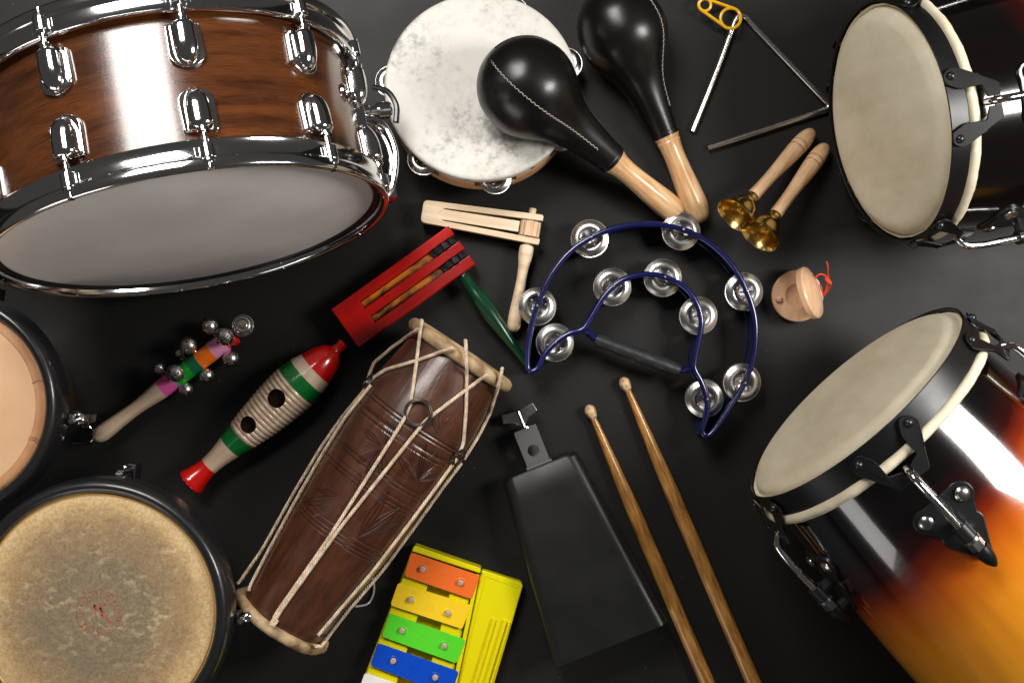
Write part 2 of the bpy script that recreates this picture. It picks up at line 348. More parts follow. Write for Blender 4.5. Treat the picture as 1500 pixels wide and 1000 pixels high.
def ball(bm, c, r, seg=20, sc=(1, 1, 1), mtx=None):
    m = Matrix.Translation(c) @ (mtx.to_4x4() if mtx else Matrix.Identity(4)) @ Matrix.Diagonal((*sc, 1))
    bmesh.ops.create_uvsphere(bm, u_segments=seg, v_segments=max(6, seg // 2), radius=r, matrix=m); return bm
def cut(o, bm):
    """boolean hole, applied at once"""
    me = bpy.data.meshes.new('c'); bm.to_mesh(me); bm.free(); c = bpy.data.objects.new('c', me); COL.objects.link(c)
    c.parent = o.parent
    b = o.modifiers.new('b', 'BOOLEAN'); b.object = c; b.operation = 'DIFFERENCE'; b.solver = 'EXACT'
    dg = bpy.context.evaluated_depsgraph_get(); bpy.context.view_layer.update(); dg.update()
    nm = bpy.data.meshes.new_from_object(o.evaluated_get(dg)); o.modifiers.remove(b); old = o.data; o.data = nm
    bpy.data.objects.remove(c); nm.set_sharp_from_angle(angle=radians(35))
def circ(n, r, a0=0.): return [(r * cos(a0 + 2 * pi * k / n), r * sin(a0 + 2 * pi * k / n)) for k in range(n)]

# ------------------------------------------------------------------ the surface
bm = NB(); g = 2.2
bmesh.ops.create_grid(bm, x_segments=2, y_segments=2, size=g)
o = mesh_obj('table_surface', bm, M_table); o['kind'] = 'structure'

# ------------------------------------------------------------------ snare drum
def snare():
    R = .1865; n = nvec(-1.343, .1688); fr = disc(P(284, 350, .2049), n)
    T = Thing('snare_drum', 'large walnut snare drum with chrome hoops tipped on its side in the upper left', 'snare drum', fr)
    hA, hs = .0265, .1401; top = -(hs + hA)
    rs = R - .0135
    bm = lathe(NB(), [(-.018, rs - .008), (-.018, rs), (top + .006, rs), (top + .006, rs - .008)], 160, 'z', closed=True)
    T.part('shell', bm, M_walnut)
    def hoop(z, s):   # s=+1 outer face towards +z
        pr = [(0, R - .006), (.0006, R - .0035), (0, R - .001), (-.002, R), (-.009, R), (-.0105, R - .001), (-.0115, R - .0028), (-.0125, R - .0032),
              (-.0235, R - .0032), (-.0255, R - .002), (-.0265, R - .003), (-.0265, R - .0075), (-.0045, R - .0085)]
        return lathe(NB(), [(z + s * a, r) for a, r in pr], 160, 'z', closed=True)
    T.part('hoop', hoop(0, 1), M_chrome, angle=50); T.part('hoop', hoop(top, -1), M_chrome, angle=50)
    hd = lathe(NB(), [(-.009, 0), (-.009, R - .0155), (-.0098, R - .0135), (-.014, R - .0105)], 128, 'z')
    T.part('drum_head', hd, M_headwhite)
    hd = lathe(NB(), [(top + .012, 0), (top + .012, R - .014), (top + .016, R - .0095)], 128, 'z'); T.part('drum_head', hd, M_headwhite)
    fl = lathe(NB(), [(-.0100, R - .0142), (-.0075, R - .0125), (-.0065, R - .0093), (-.017, R - .0088), (-.017, R - .012)], 128, 'z', closed=True)
    T.part('head_ring', fl, M_blacksatin)
    # azimuth of the lug whose tip shows at (293,186)
    def pxof(v):
        w = fr.w(v); s = H / (H - w.z); return (750 + w.x * s / K, 500 - w.y * s / K)
    best = min((abs(pxof((rs * cos(a), rs * sin(a), -.045))[0] - 293) if fr.w((rs * cos(a), rs * sin(a), 0)).z > .25 else 1e9, a) for a in [2 * pi * i / 720 for i in range(720)])[1]
    def lugbm():
        # local: x tangential, y axial (+ away from drum middle), z radial
        out = rpoly([(-.0145, .0195), (-.0155, -.014), (0, -.0215), (.0155, -.014), (.0145, .0195)], [.004, .010, .009, .010, .004], 6)
        pl = prism(NB(), out, -.001, .0035)
        bd = NB(); nn = 13; rows = []
        for i in range(nn):
            y = .0190 - .0372 * i / (nn - 1); f = i / (nn - 1)
            w = .0108 * sqrt(max(.02, 1 - max(0, (f - .45) / .56) ** 2.6)) * (1 if f > .06 else .8)
            h = .0128 * sqrt(max(.03, 1 - max(0, (f - .35) / .66) ** 2.2)) * (1 if f > .06 else .82)
            rows.append([bd.verts.new((w * math.copysign(abs(cos(a)) ** .85, cos(a)), y, .003 + h * (max(0, sin(a)) ** .78))) for a in [pi * k / 14 for k in range(15)]])
        for A, B in zip(rows, rows[1:]):
            for k in range(14): bd.faces.new((A[k], A[k + 1], B[k + 1], B[k]))
            bd.faces.new((A[0], B[0], B[14], A[14]))
        bd.faces.new(rows[0]); bd.faces.new(rows[-1])
        return pl, bd
    def rodbm():
        b = NB(); rot = Matrix.Rotation(pi / 2, 4, 'Z')
        pr = [(.012, .0), (.012, .0042), (.0185, .0044), (.021, .0052), (.0225, .0052), (.0225, .0026), (.034, .0026), (.034, .0)]
        lathe(b, pr, 16, 'x', mtx=Matrix.Translation((0, 0, .0098)) @ rot)
        return b
    def earbm():
        b = NB(); rot = Matrix.Rotation(pi / 2, 4, 'Z')
        lathe(b, [(.0, 0), (.0, .0066), (.012, .0066), (.0128, .0058), (.0128, 0)], 20, 'x', mtx=Matrix.Translation((0, .0335, .0098)) @ rot)
        prism(b, [(-.0105, .035), (.0105, .035), (.0105, .0455), (-.0105, .0455)], .001, .0098)
        return b
    def boltbm():
        b = NB(); rot = Matrix.Rotation(pi / 2, 4, 'Z')
        lathe(b, [(0, 0), (0, .0058), (.002, .0062), (.0032, .0055), (.0032, .0038), (.0080, .0036), (.0090, .0028), (.0090, 0)], 16, 'x', mtx=Matrix.Translation((0, .0463, .0098)) @ rot)
        return b
    pl, bd = lugbm()
    protos = None
    cnt = 10
    for i in range(cnt):
        a = best + i * 2 * pi / cnt
        er = Vector((cos(a), sin(a), 0)); et = Vector((-sin(a), cos(a), 0)); ez = Vector((0, 0, 1))
        for s in (1, -1):
            mid = top / 2 + s * .0285; ax_ = ez * s; tt = ax_.cross(er)
            m = Matrix((tt, ax_, er)).transposed().to_4x4(); m.translation = er * (rs + .0005) + ez * mid
            if protos is None:
                lug = T.part('lug', bd, M_chrome, angle=60); lug.matrix_local = m
                p1 = mesh_obj('lug_plate', pl, M_chrome, lug, 1, bevel=.0012); p2 = mesh_obj('tension_rod', rodbm(), M_chrome, lug, 1)
                p3 = mesh_obj('hoop_ear', earbm(), M_chrome, lug, 1, bevel=.0008); p4 = mesh_obj('rod_bolt', boltbm(), M_chrome, lug, 1)
                protos = (lug, p1, p2, p3, p4)
            else:
                l = inst('lug', protos[0], T.e, m)
                for nm, q in zip(('lug_plate', 'tension_rod', 'hoop_ear', 'rod_bolt'), protos[1:]): inst(nm, q, l, Matrix.Identity(4))
    # vent and throw-off between the lugs at the right
    def loc(a, z): 
        er = Vector((cos(a), sin(a), 0)); ez = Vector((0, 0, 1)); tt = ez.cross(er)
        m = Matrix((tt, ez, er)).transposed().to_4x4(); m.translation = er * rs + ez * z; return m
    da = best + .01; sgn = 1 if pxof((rs * cos(best + .3), rs * sin(best + .3), 0))[0] > pxof((rs * cos(best), rs * sin(best), 0))[0] else -1
    va = best + sgn * 1.62 * 2 * pi / cnt
    b = lathe(NB(), [(0, .009), (.002, .0085), (.003, .006), (.001, .0045), (-.002, .0045)], 28, 'z', mtx=loc(va, top / 2 - .01)); T.part('vent', b, M_chrome)
    ta = best + sgn * 2.52 * 2 * pi / cnt; m = loc(ta, top / 2) @ Matrix.Rotation(pi, 4, 'Z')
    b = NB(); prism(b, rpoly([(-.014, -.042), (.014, -.042), (.014, .03), (-.014, .03)], .005), 0, .013, lambda x, y, z: m @ Vector((x, y, z)))
    th = T.part('throw_off', b, M_chrome, bevel=.0015)
    b = NB(); f = lambda x, y, z: m @ Vector((x, y, z))
    lev = smoothprof([(0, .018, .012), (0, .008, .030), (0, -.022, .036), (0, -.055, .026), (0, -.070, .014)], 6)
    for sx in (-.008, .008): tube(b, [f(p[0] + sx, p[1], p[2]) for p in lev], .0034, 10)
    prism(b, [(-.0095, -.068), (.0095, -.068), (.0095, -.045), (-.0095, -.045)], .016, .028, f)
    mesh_obj('lever', b, M_chrome, th, 1)
    b = NB(); lathe(b, [(.010, 0), (.010, .0075), (.020, .0075), (.022, .0055), (.030, .0055), (.030, .0085), (.042, .0085), (.044, .007), (.044, 0)], 20, 'z', mtx=m @ Matrix.Translation((0, .027, 0)))
    mesh_obj('adjuster_knob', b, M_chrome, th, 1)
    b = NB(); lv = smoothprof([(-.002, .052, .030), (-.002, .046, .044), (-.002, .030, .050), (-.002, .012, .046)], 6)
    tube(b, [f(*p) for p in lv], .0024, 8, sy=1.3); mesh_obj('strainer_lever', b, M_darkmetal, th, 1)
    for k, yy in enumerate((-.030, -.008, .012)):
        b = NB(); lathe(b, [(.012, .0048), (.0165, .0046), (.0175, .003), (.0175, 0)], 16, 'z', mtx=m @ Matrix.Translation((.004 * (k - 1), yy, 0))); mesh_obj('screw', b, M_chrome, th, 1)
snare()

# ------------------------------------------------------------------ tambourine
def jingle_profile(s=1.):
    return [(0, 2.2), (.1 * s, 4.5), (.5 * s, 7), (1.9 * s, 10), (3.8 * s, 13), (4.9 * s, 16.5), (4.5 * s, 19.5), (3.0 * s, 22.5), (1.3 * s, 25), (.6 * s, 26.2), (.7 * s, 27)]
def add_jingle(bm, c, r, zt, mtx=None, gap=2.2, dents=True):
    """one pair of small cymbals round a pin"""
    k = r / 27.
    for s in (1, -1):
        pr = [(s * (gap / 2) * k + s * a * k, b * k) for a, b in jingle_profile()]
        pr2 = [(a - s * .5 * k, b) for a, b in pr][::-1]
        m = Matrix.Translation(c) @ (mtx or Matrix.Identity(4)) @ Matrix.Rotation(random.uniform(-.15, .15), 4, Vector((random.uniform(-1, 1), random.uniform(-1, 1), 0)).normalized())
        lathe(bm, pr + pr2, 40, 'z', closed=True, mtx=m)
        if dents:
            a0 = random.uniform(0, 2)
            for q in range(3):
                v = m @ Vector((11.5 * k * cos(a0 + q * 2.1), 11.5 * k * sin(a0 + q * 2.1), s * (gap / 2 + 2.5) * k))
                ball(bm, v, 1.7 * k, 8)
    return bm
def tambourine():
    tl = radians(8); n = Vector((.02, sin(tl), cos(tl)))
    x = Vector((1, 0, 0)); y = n.cross(x).normalized(); x = y.cross(n).normalized()
    fr = Fr(P(705, 126, .060), Matrix((x, y, n.normalized())).transposed(), K * (1 - .060 / H))
    T = Thing('tambourine', 'round wooden tambourine with a mottled white skin, under the black maraca', 'tambourine', fr)
    R = 140; D = 60
    b = lathe(NB(), [(0, R - 9), (0, R), (-D, R), (-D, R - 9)], 140, 'z', closed=True)
    sh = T.part('shell', b, M_tambwood, bevel=1)
    angs = [radians(a) for a in (-81, -30, 20, 70, 173, -129)]
    bs = NB()
    for a in angs:
        c = Vector((R * cos(a), R * sin(a), 0)) * T.fr.u
        m = Matrix.Rotation(a, 4, 'Z')
        bx = NB(); box(bx, (R - 20), (R + 20), -31, 31, -D / 2 - 11, -D / 2 + 11, m); bmesh.ops.scale(bx, vec=[T.fr.u] * 3, verts=bx.verts)
        t_ = bpy.data.meshes.new('t'); bx.to_mesh(t_); bx.free(); bs.from_mesh(t_)
    bmesh.ops.recalc_face_normals(bs, faces=bs.faces)
    cut(sh, bs)
    pr = [(1.0, 0), (1.0, R - 10), (1.6, R - 4), (1.2, R - 1), (0, R + 1.4), (-3, R + 2.0), (-11, R + 1.6), (-11, R + .4)]
    b = lathe(NB(), pr, 160, 'z', wob=lambda t, a: (.004 * sin(9 * a) + .003 * sin(23 * a + 1)) if t < -10 else 0)
    T.part('skin', b, M_goat, angle=60)
    for a in angs:
        b = add_jingle(NB(), Vector(((R - 6) * cos(a), (R - 8) * sin(a), -D / 2)), 24.5, 0, gap=5)
        j = T.part('jingle', b, M_nickel)
        b = lathe(NB(), [(-D / 2 - 14, 1.6), (-D / 2 + 14, 1.6)], 8, 'z', org=((R - 6) * cos(a), (R - 6) * sin(a), 0)); mesh_obj('pin', b, M_steel, j, T.fr.u)
    for k in range(18):
        a = radians(-98 + 20 * k)
        m = Matrix.Rotation(a, 4, 'Z') @ Matrix.Translation((R + 1.6, 0, -7)) @ Matrix.Rotation(pi / 2, 4, 'Y')
        b = lathe(NB(), [(0, 3.6), (1.2, 2.8), (1.8, 0)], 14, 'z', mtx=m); T.part('tack', b, M_steel)
tambourine()

# ------------------------------------------------------------------ maracas
def maraca(C, E, label, rk, seams, group):
    fr = axis(C, E, 298); T = Thing('maraca', label, 'maraca', fr, group)
    pf = [(-66, 0), (-65, 10), (-60, 27), (-48, 45), (-28, 60), (0, 67), (22, 65), (42, 56), (60, 45), (76, 36.5), (92, 31), (110, 27.5), (132, 24.5), (160, 21)]
    pf = [(t, r * rk) for t, r in pf]; sp = sprof(pf, 5)
    w = lambda t, a: .004 * sin(3 * a + t * .02) + .003 * sin(5 * a + t * .05)
    b = lathe(NB(), sp + [(162, 20.3 * rk), (161.5, 17 * rk)], 72, 'x', wob=w); T.part('leather_head', b, M_leather)
    b = lathe(NB(), [(156, 21.3 * rk), (157, 22.2 * rk), (162.4, 21.6 * rk), (163, 20.5 * rk)], 60, 'x'); T.part('collar', b, M_leather)
    hp = sprof([(158, 18), (163, 20.2), (167, 19), (176, 16.4), (192, 15.2), (215, 15.8), (240, 17.4), (262, 18.6), (278, 18), (289, 14.5), (295, 9), (298, 0)], 5)
    b = lathe(NB(), [(t, r * (rk if t < 170 else 1)) for t, r in hp], 48, 'x'); T.part('handle', b, M_maple2)
    def rad(t):
        for (a, ra), (c, rc) in zip(sp, sp[1:]):
            if a <= t <= c: return ra + (rc - ra) * (t - a) / max(1e-6, c - a)
        return 20 * rk
    for phi0, tw, pale in seams:
        b = NB(); ridge = []; t = -64.5
        while t < 128:
            ph = phi0 + tw * (t / 100); r = rad(t)
            ridge.append((t, r * cos(ph), r * sin(ph))); t += 1.5
        tube(b, ridge, 1.1, 6); sm = T.part('seam', b, M_leather)
        b = NB(); t = -63.
        k = 0
        while t < 126:
            r = rad(t); r2 = rad(t + 1); sl = sqrt(1 + (r2 - r) ** 2); ph = phi0 + tw * (t / 100)
            sd = 1 if k % 2 else -1
            p0 = Vector((t, (r + 1.2) * cos(ph + sd * .9 / max(r, 4)), (r + 1.2) * sin(ph + sd * .9 / max(r, 4))))
            t1 = t + 2.3 / sl; r1 = rad(t1) + 1.2; p1 = ph - sd * .9 / max(r, 4)
            tube(b, [p0, Vector((t1, r1 * cos(p1), r1 * sin(p1)))], .6, 5)
            t += 3.4 / sl; k += 1
        mesh_obj('stitching', b, M_thread if pale else M_threadbk, sm, fr.u)
maraca((770, 127, .104), (997, 318, .0145), 'black leather maraca lying across the white tambourine skin, with a wooden handle', .985,
       ((radians(108), -.05, True), (radians(4), .05, False)), 'pair of black leather maracas')
maraca((911, 43, .046), (1028.5, 326, .0145), 'black leather maraca lying on the table between the tambourine and the triangle', .93,
       ((radians(41), 0, True), (radians(190), 0, False)), 'pair of black leather maracas')

# ------------------------------------------------------------------ triangle and its clip
def triangle():
    z = .0042
    raw = [(1014, 193), (1030, 154), (1055, 92), (1071, 48), (1077, 32), (1083, 24), (1092, 25), (1102, 36), (1140, 76), (1180, 118), (1204, 143), (1212, 151), (1213, 158), (1205, 163), (1180, 171), (1110, 194), (1037, 217)]
    fr = flat(1110, 120, z, 1, 0); T = Thing('triangle', 'bent steel musical triangle, open at its lower left corner, beside the right drum', 'triangle', fr)
    pts = [fr.l(P(x, y, z)) for x, y in raw]
    pts = smoothprof([tuple(p) for p in pts], 5)
    T.part('rod', tube(NB(), pts, 4.8, 24), mat('bright_steel', (.58, .55, .51), rough=.24, metal=1), angle=80)
    z = .012; fr = flat(1060, 25, z, 1, 0); T = Thing('triangle_clip', 'yellow plastic holder clip looped round the top corner of the triangle', 'holder clip', fr)
    L = lambda x, y: fr.l(P(x, y, .0125 + max(-.0115, min(.004, (-(x - 1075) * .00045 + (y - 25) * .00045)))))
    def arc(cx, cy, r, a0, a1, n=14): return [L(cx + r * cos(a0 + (a1 - a0) * i / n), cy + r * sin(a0 + (a1 - a0) * i / n)) for i in range(n + 1)]
    d = atan2(20, 42); c1 = (1032.5, 7.5); c2 = (1070, 27)
    outer = arc(*c1, 9, d + pi / 2 + .15, d + 3 * pi / 2 - .15) + arc(*c2, 15, d - pi / 2 - .12, d + pi / 2 + .12, 18)
    b = tube(NB(), outer, 2.4, 8, closed=True); T.part('loop', b, M_yellowp)
    b = NB(); tube(b, arc(*c1, 8.8, d - pi / 2, d + pi / 2), 2.1, 8); tube(b, arc(*c2, 14.6, d + pi / 2, d + 3 * pi / 2), 2.2, 8); T.part('cross_bar', b, M_yellowp)
triangle()

# ------------------------------------------------------------------ hand bells
def handbell(F, E, L, label):
    fr = axis(F, E, L); T = Thing('hand_bell', label, 'hand bell', fr, 'pair of small brass hand bells')
    pr = sprof([(0, 8.2), (5, 8.6), (20, 8.2), (45, 8.7), (75, 10.8), (92, 11.8)], 5) + [(94, 11.2), (95.5, 11.9), (99, 12), (101, 12), (102.5, 11.3), (104.5, 12)] + sprof([(106, 12), (115, 11.2), (124, 9), (130, 5), (132, 0)], 5)
    T.part('handle', lathe(NB(), [(t * L / 132, r * .9) for t, r in pr], 40, 'x'), M_maple)
    for tt_ in (94.7, 103.4):
        T.part('groove', lathe(NB(), [((tt_ - .9) * L / 132, 10.2), (tt_ * L / 132, 10.6), ((tt_ + .9) * L / 132, 10.2)], 32, 'x'), mat('groove_wood', rgb(150, 104, 66), rough=.5))
    o_ = sprof([(1, 5), (-2, 7.8), (-6, 8), (-9, 9.6), (-14, 13.6), (-20, 17), (-27, 19.8), (-33, 22), (-37, 24)], 4)
    i_ = sprof([(-37, 23), (-33, 20.8), (-27, 18.6), (-20, 15.8), (-14, 11.6), (-11, 7), (-10, 0)], 4)
    bl = T.part('bell', lathe(NB(), [(1, 0)] + o_ + [(-37.8, 24.4), (-38.0, 23.7)] + i_, 64, 'x'), M_brass, angle=50)
    b = NB(); tube(b, [(-12, 0, 0), (-26, 1, -1)], .8, 6); ball(b, (-28, 1, -1), 3, 12); T.part('clapper', b, M_brass)
handbell((1103, 287, .057), (1191, 191, .010), 132, 'small brass hand bell with a pale wooden handle, nearer to the triangle')
handbell((1136, 314, .055), (1211, 212, .010), 126, 'small brass hand bell with a pale wooden handle, nearer to the drum on the right')

# ------------------------------------------------------------------ wooden ratchet
def wood_ratchet():
    fr = flat(619, 310, .016, .987, .162); T = Thing('wooden_ratchet', 'unpainted pale wooden ratchet noisemaker with a turned handle', 'ratchet', fr)
    D = 11
    pl = rpoly([(0, -16.5), (0, 16.5), (176, 23), (176, 14), (30, 9), (24, 0), (30, -9), (176, -12.5), (176, -21.5)], [7, 7, 4, 0, 5, 5, 5, 0, 4], 5)
    T.part('frame', prism(NB(), pl, -D, D), M_raw, bevel=1)
    b = NB(); prism(b, [(24, -7.6), (24, 7.6), (143, 8.4), (143, -7.6)], 6.5, 9.5, lambda x, y, z: Vector((x, y, z + (x - 24) * .02))); T.part('tongue', b, M_raw, bevel=.5)
    b = NB(); g = []
    for k in range(8):
        a = 2 * pi * k / 8
        g += [(15.5 * cos(a), 15.5 * sin(a)), (15.5 * cos(a + .42), 15.5 * sin(a + .42)), (11.5 * cos(a + .5), 11.5 * sin(a + .5)), (11.5 * cos(a + .72), 11.5 * sin(a + .72))]
    prism(b, g, -11, 11, lambda x, y, z: Vector((159 + x, z + .5, y))); T.part('gear', b, mat('pink_beech', rgb(224, 192, 160), rgb(208, 170, 136), rough=.6, ns=40), bevel=.5, label='pinkish toothed cog')
    m = Matrix.Translation((159, 0, 0)) @ Matrix.Rotation(-pi / 2, 4, 'Z')
    b = lathe(NB(), [(-31, 0), (-31, 4.5), (-30, 5.2), (-11, 5.2), (26, 5.2)], 28, 'x', mtx=m); T.part('axle', b, M_raw)
    pr = sprof([(23, 6), (25, 9.6), (30, 10.4), (42, 10), (56, 7.8), (72, 7.2), (92, 8), (118, 9.6), (138, 10.2), (146, 8.6), (151, 5), (152.5, 0)], 4)
    b = lathe(NB(), [(23, 0)] + pr, 40, 'x', mtx=m); T.part('handle', b, M_raw)
wood_ratchet()
def red_ratchet():
    fr = flat(507, 481, .021, .814, -.581); T = Thing('red_ratchet', 'red lacquered double ratchet noisemaker with two black cogs and a green handle', 'ratchet', fr)
    D = 15; L = 209
    pl = [(0, -34), (0, 34), (L, 34), (L, 19), (40, 19), (40, 7), (L, 7), (L, -7), (40, -7), (40, -18.5), (L, -18.5), (L, -34)]
    T.part('frame', prism(NB(), pl, -D, D), M_red, bevel=1.2)
    for y0, y1 in ((8, 18), (-17.5, -8)):
        b = NB(); prism(b, [(40.5, y0), (40.5, y1), (166, y1), (166, y0)], 0, 3, lambda x, y, z: Vector((x, y, z + 3 - (x - 40) * .055 * (1 - (x - 40) / 125)))); T.part('tongue', b, M_ochre, bevel=.4)
        b = NB(); g = []
        for k in range(10):
            a = 2 * pi * k / 10; g += [(22 * cos(a), 22 * sin(a)), (22 * cos(a + .3), 22 * sin(a + .3)), (16.5 * cos(a + .36), 16.5 * sin(a + .36)), (16.5 * cos(a + .58), 16.5 * sin(a + .58))]
        prism(b, g, y0 + .5, y1 - .5, lambda x, y, z: Vector((184 + x, z, y))); T.part('gear', b, M_blackplast, bevel=.8)
    m = Matrix.Translation((184, 0, 0)) @ Matrix.Rotation(-pi / 2, 4, 'Z')
    T.part('axle', lathe(NB(), [(-34.5, 0), (-34.5, 5), (36, 5)], 20, 'x', mtx=m), M_dgreen)
    pr = sprof([(34.5, 8.5), (40, 9.4), (50, 9.2), (62, 9.8), (78, 12), (98, 13), (118, 11.8), (145, 9), (170, 6.6), (190, 5), (196, 4.2)], 4)
    T.part('handle', lathe(NB(), [(34.5, 0)] + pr + [(198, 3), (198, 0)], 40, 'x', mtx=m), M_dgreen)
red_ratchet()

# ------------------------------------------------------------------ blue crescent tambourine
def crescent():
    zt = .046; zb = .004
    outer = [(772.4, 530.5), (774, 501.6), (781.4, 465.6), (790.4, 440), (807, 404), (833.6, 370), (866, 347.5), (902, 333.5), (941.6, 328), (979, 330.6), (1017, 342.5), (1051, 365), (1078.5, 396), (1096.5, 431), (1106.5, 466), (1107.5, 502), (1101, 537), (1086.5, 570), (1065, 604), (1047, 630), (1036, 638.5), (1029, 630)]
    inn = [(1036, 606), (1035.3, 581), (1028, 559), (1018, 539.5), (1019.5, 519), (1025, 494.5), (1028, 469), (1021, 444), (1004.7, 422.4), (981, 408), (956, 402), (931, 403.5), (905.6, 414), (885, 434), (870, 458.4), (855, 481), (833.6, 488.5), (813.8, 501.6), (797.6, 519.7), (788.6, 537.5), (780, 543.5), (774, 541)]
    fr = flat(940, 470, .025, 1, 0); T = Thing('crescent_tambourine', 'navy blue crescent tambourine with ten pairs of silver jingles and a black grip', 'tambourine', fr)
    def ll(x, y, z): w = P(x, y, zt); w.z = z; return fr.l(w)
    path = smoothprof(outer + inn, 7, cyc=True)
    riv = [(789, 448.7), (868, 348), (1000, 336.7), (1094, 426), (1091, 560), (1035.5, 584.5), (1026.5, 463), (974, 406), (897.7, 419), (813.8, 502)]
    # snap rivets onto the path
    riv = [min(path, key=lambda p: (p[0] - r[0]) ** 2 + (p[1] - r[1]) ** 2) for r in riv]
    b = NB()
    tube(b, [ll(p[0], p[1], zt - .003) for p in path], 4.3, 10, closed=True); tube(b, [ll(p[0], p[1], zb + .003) for p in path], 4.0, 8, closed=True)
    N = len(path); nor = []
    for i in range(N):
        t = path[(i + 1) % N] - path[i - 1]; t.normalize(); nor.append(Vector((-t[1], t[0])))
    def near(p): return min((p[0] - r[0]) ** 2 + (p[1] - r[1]) ** 2 for r in riv) < 30 ** 2
    def wall(z0, z1, skip):
        for i in range(N):
            j = (i + 1) % N
            if skip and (near(path[i]) or near(path[j])): continue
            q = []
            for k, s in ((i, 1), (j, 1), (j, -1), (i, -1)):
                for z in (z0, z1): q.append(b.verts.new(ll(path[k][0] + nor[k][0] * 2.3 * s, path[k][1] + nor[k][1] * 2.3 * s, z)))
            a0, a1, b0, b1, c0, c1, d0, d1 = q
            for f in ((a0, b0, b1, a1), (c0, d0, d1, c1)): b.faces.new(f)
            if skip: b.faces.new((a0, a1, d1, d0)); b.faces.new((b0, c0, c1, b1))
    wall(zb + .003, .0155, False); wall(.0345, zt - .003, False); wall(.0155, .0345, True)
    T.part('frame', b, M_navy, angle=50)
    b = NB()
    for A, B in (((855, 481), (877, 499)), ((992, 542.5), (1018, 539.5))):
        tube(b, [ll(A[0], A[1], .034), ll(B[0], B[1], .034)], 5.4, 10, sy=2.2)
    T.part('handle_stub', b, M_navy)
    A = ll(873, 496.5, .036); B = ll(997, 543, .036); b = NB(); pts = []; rr = []
    for i in range(61):
        f = i / 60; pts.append(A.lerp(B, f)); rr.append(9.6 + 1.0 * sin(pi * f) + .5 * sin(f * 4 * 2 * pi) + (.0 if .02 < f < .98 else -1.5) - (.9 if abs(f - .5) < .012 else 0))
    tube(b, pts, rr, 20, sy=1.25); gp = T.part('grip', b, M_grip, angle=60)
    b = NB(); tube(b, [A + Vector((1, -.5, 10.6)), A.lerp(B, .5) + Vector((0, 0, 12)), B + Vector((-1, .5, 10.6))], .7, 6); mesh_obj('mould_line', b, M_grip, gp, fr.u)
    for r in riv:
        c = ll(r[0], r[1], .025)
        j = T.part('jingle', add_jingle(NB(), c, 28, 0, gap=6.5), M_nickel)
        q = ll(r[0], r[1], 0)
        b = lathe(NB(), [((.0155) / fr.u - .025 / fr.u, 1.4), ((zt + .0006 - .025) / fr.u, 1.4), ((zt + .0012 - .025) / fr.u, 1.9), ((zt + .0019 - .025) / fr.u, 1.3), ((zt + .0021 - .025) / fr.u, 0)], 12, 'z', org=(q.x, q.y, 0))
        mesh_obj('rivet_pin', b, M_nickel, j, fr.u)
crescent()

# ------------------------------------------------------------------ castanets
def castanet():
    fr = flat(1167, 433.5, .006, 1, 0); T = Thing('castanet', 'pair of pinkish wooden castanets propped open and tied with an orange cord', 'castanet', fr)
    pr = [(-8, 0), (-8, 20), (-5, 31), (0, 37), (5, 38), (7.5, 37), (8, 35.5), (8, 18.5), (6, 16.5), (2.5, 11), (1, 0)]
    b = lathe(NB(), pr, 72, 'z'); T.part('lower_shell', b, M_cast, angle=28)
    b = NB(); ball(b, (-28, -5, 9.5), 5.6, 16); T.part('knob', b, M_cast)
    n = Vector((.86, .28, .50)).normalized(); c = fr.l(P(1186, 429, .034))
    a = n.cross(Vector((0, 0, 1))).normalized(); q = n.cross(a); m = Matrix((a, q, n)).transposed().to_4x4(); m.translation = c
    pr = [(-4, 0), (-2, 12), (-5.5, 18), (-5.5, 36), (-4.5, 38), (3, 38.5), (5.5, 36.5), (8.5, 28), (11.5, 17), (13, 8), (13.2, 0)]
    b = lathe(NB(), pr, 72, 'z', mtx=m); T.part('upper_shell', b, M_cast, angle=28)
    def c3(l): return smoothprof([tuple(fr.l(P(x, y, z))) for x, y, z in l], 6)
    b = NB()
    tube(b, c3([(1193, 410, .03), (1197, 404, .035), (1203, 401.5, .036), (1209, 404, .033), (1213, 410, .03), (1215, 411.5, .029)]), 1.25, 8)
    tube(b, c3([(1211, 383, .05), (1213, 392, .046), (1213, 403, .034), (1214, 410, .03)]), 1.15, 8)
    tube(b, c3([(1214, 411, .03), (1216, 418, .022), (1211, 427, .016), (1206, 434, .012)]), 1.2, 8)
    tube(b, c3([(1213, 412, .03), (1211, 421, .024), (1207, 431, .016), (1203, 423, .02), (1201, 416, .026)]), 1.2, 8)
    for k in range(3): tube(b, c3([(1209 + k, 408 + k * 1.6, .031), (1213 + k, 412 + k * 1.2, .033), (1217.5, 413 + k * 1.5, .03)]), 1.3, 8)
    ball(b, c3([(1214, 411, .03), (1214, 411.5, .03)])[0], 2.6, 10)
    T.part('cord', b, M_orangecord)
castanet()

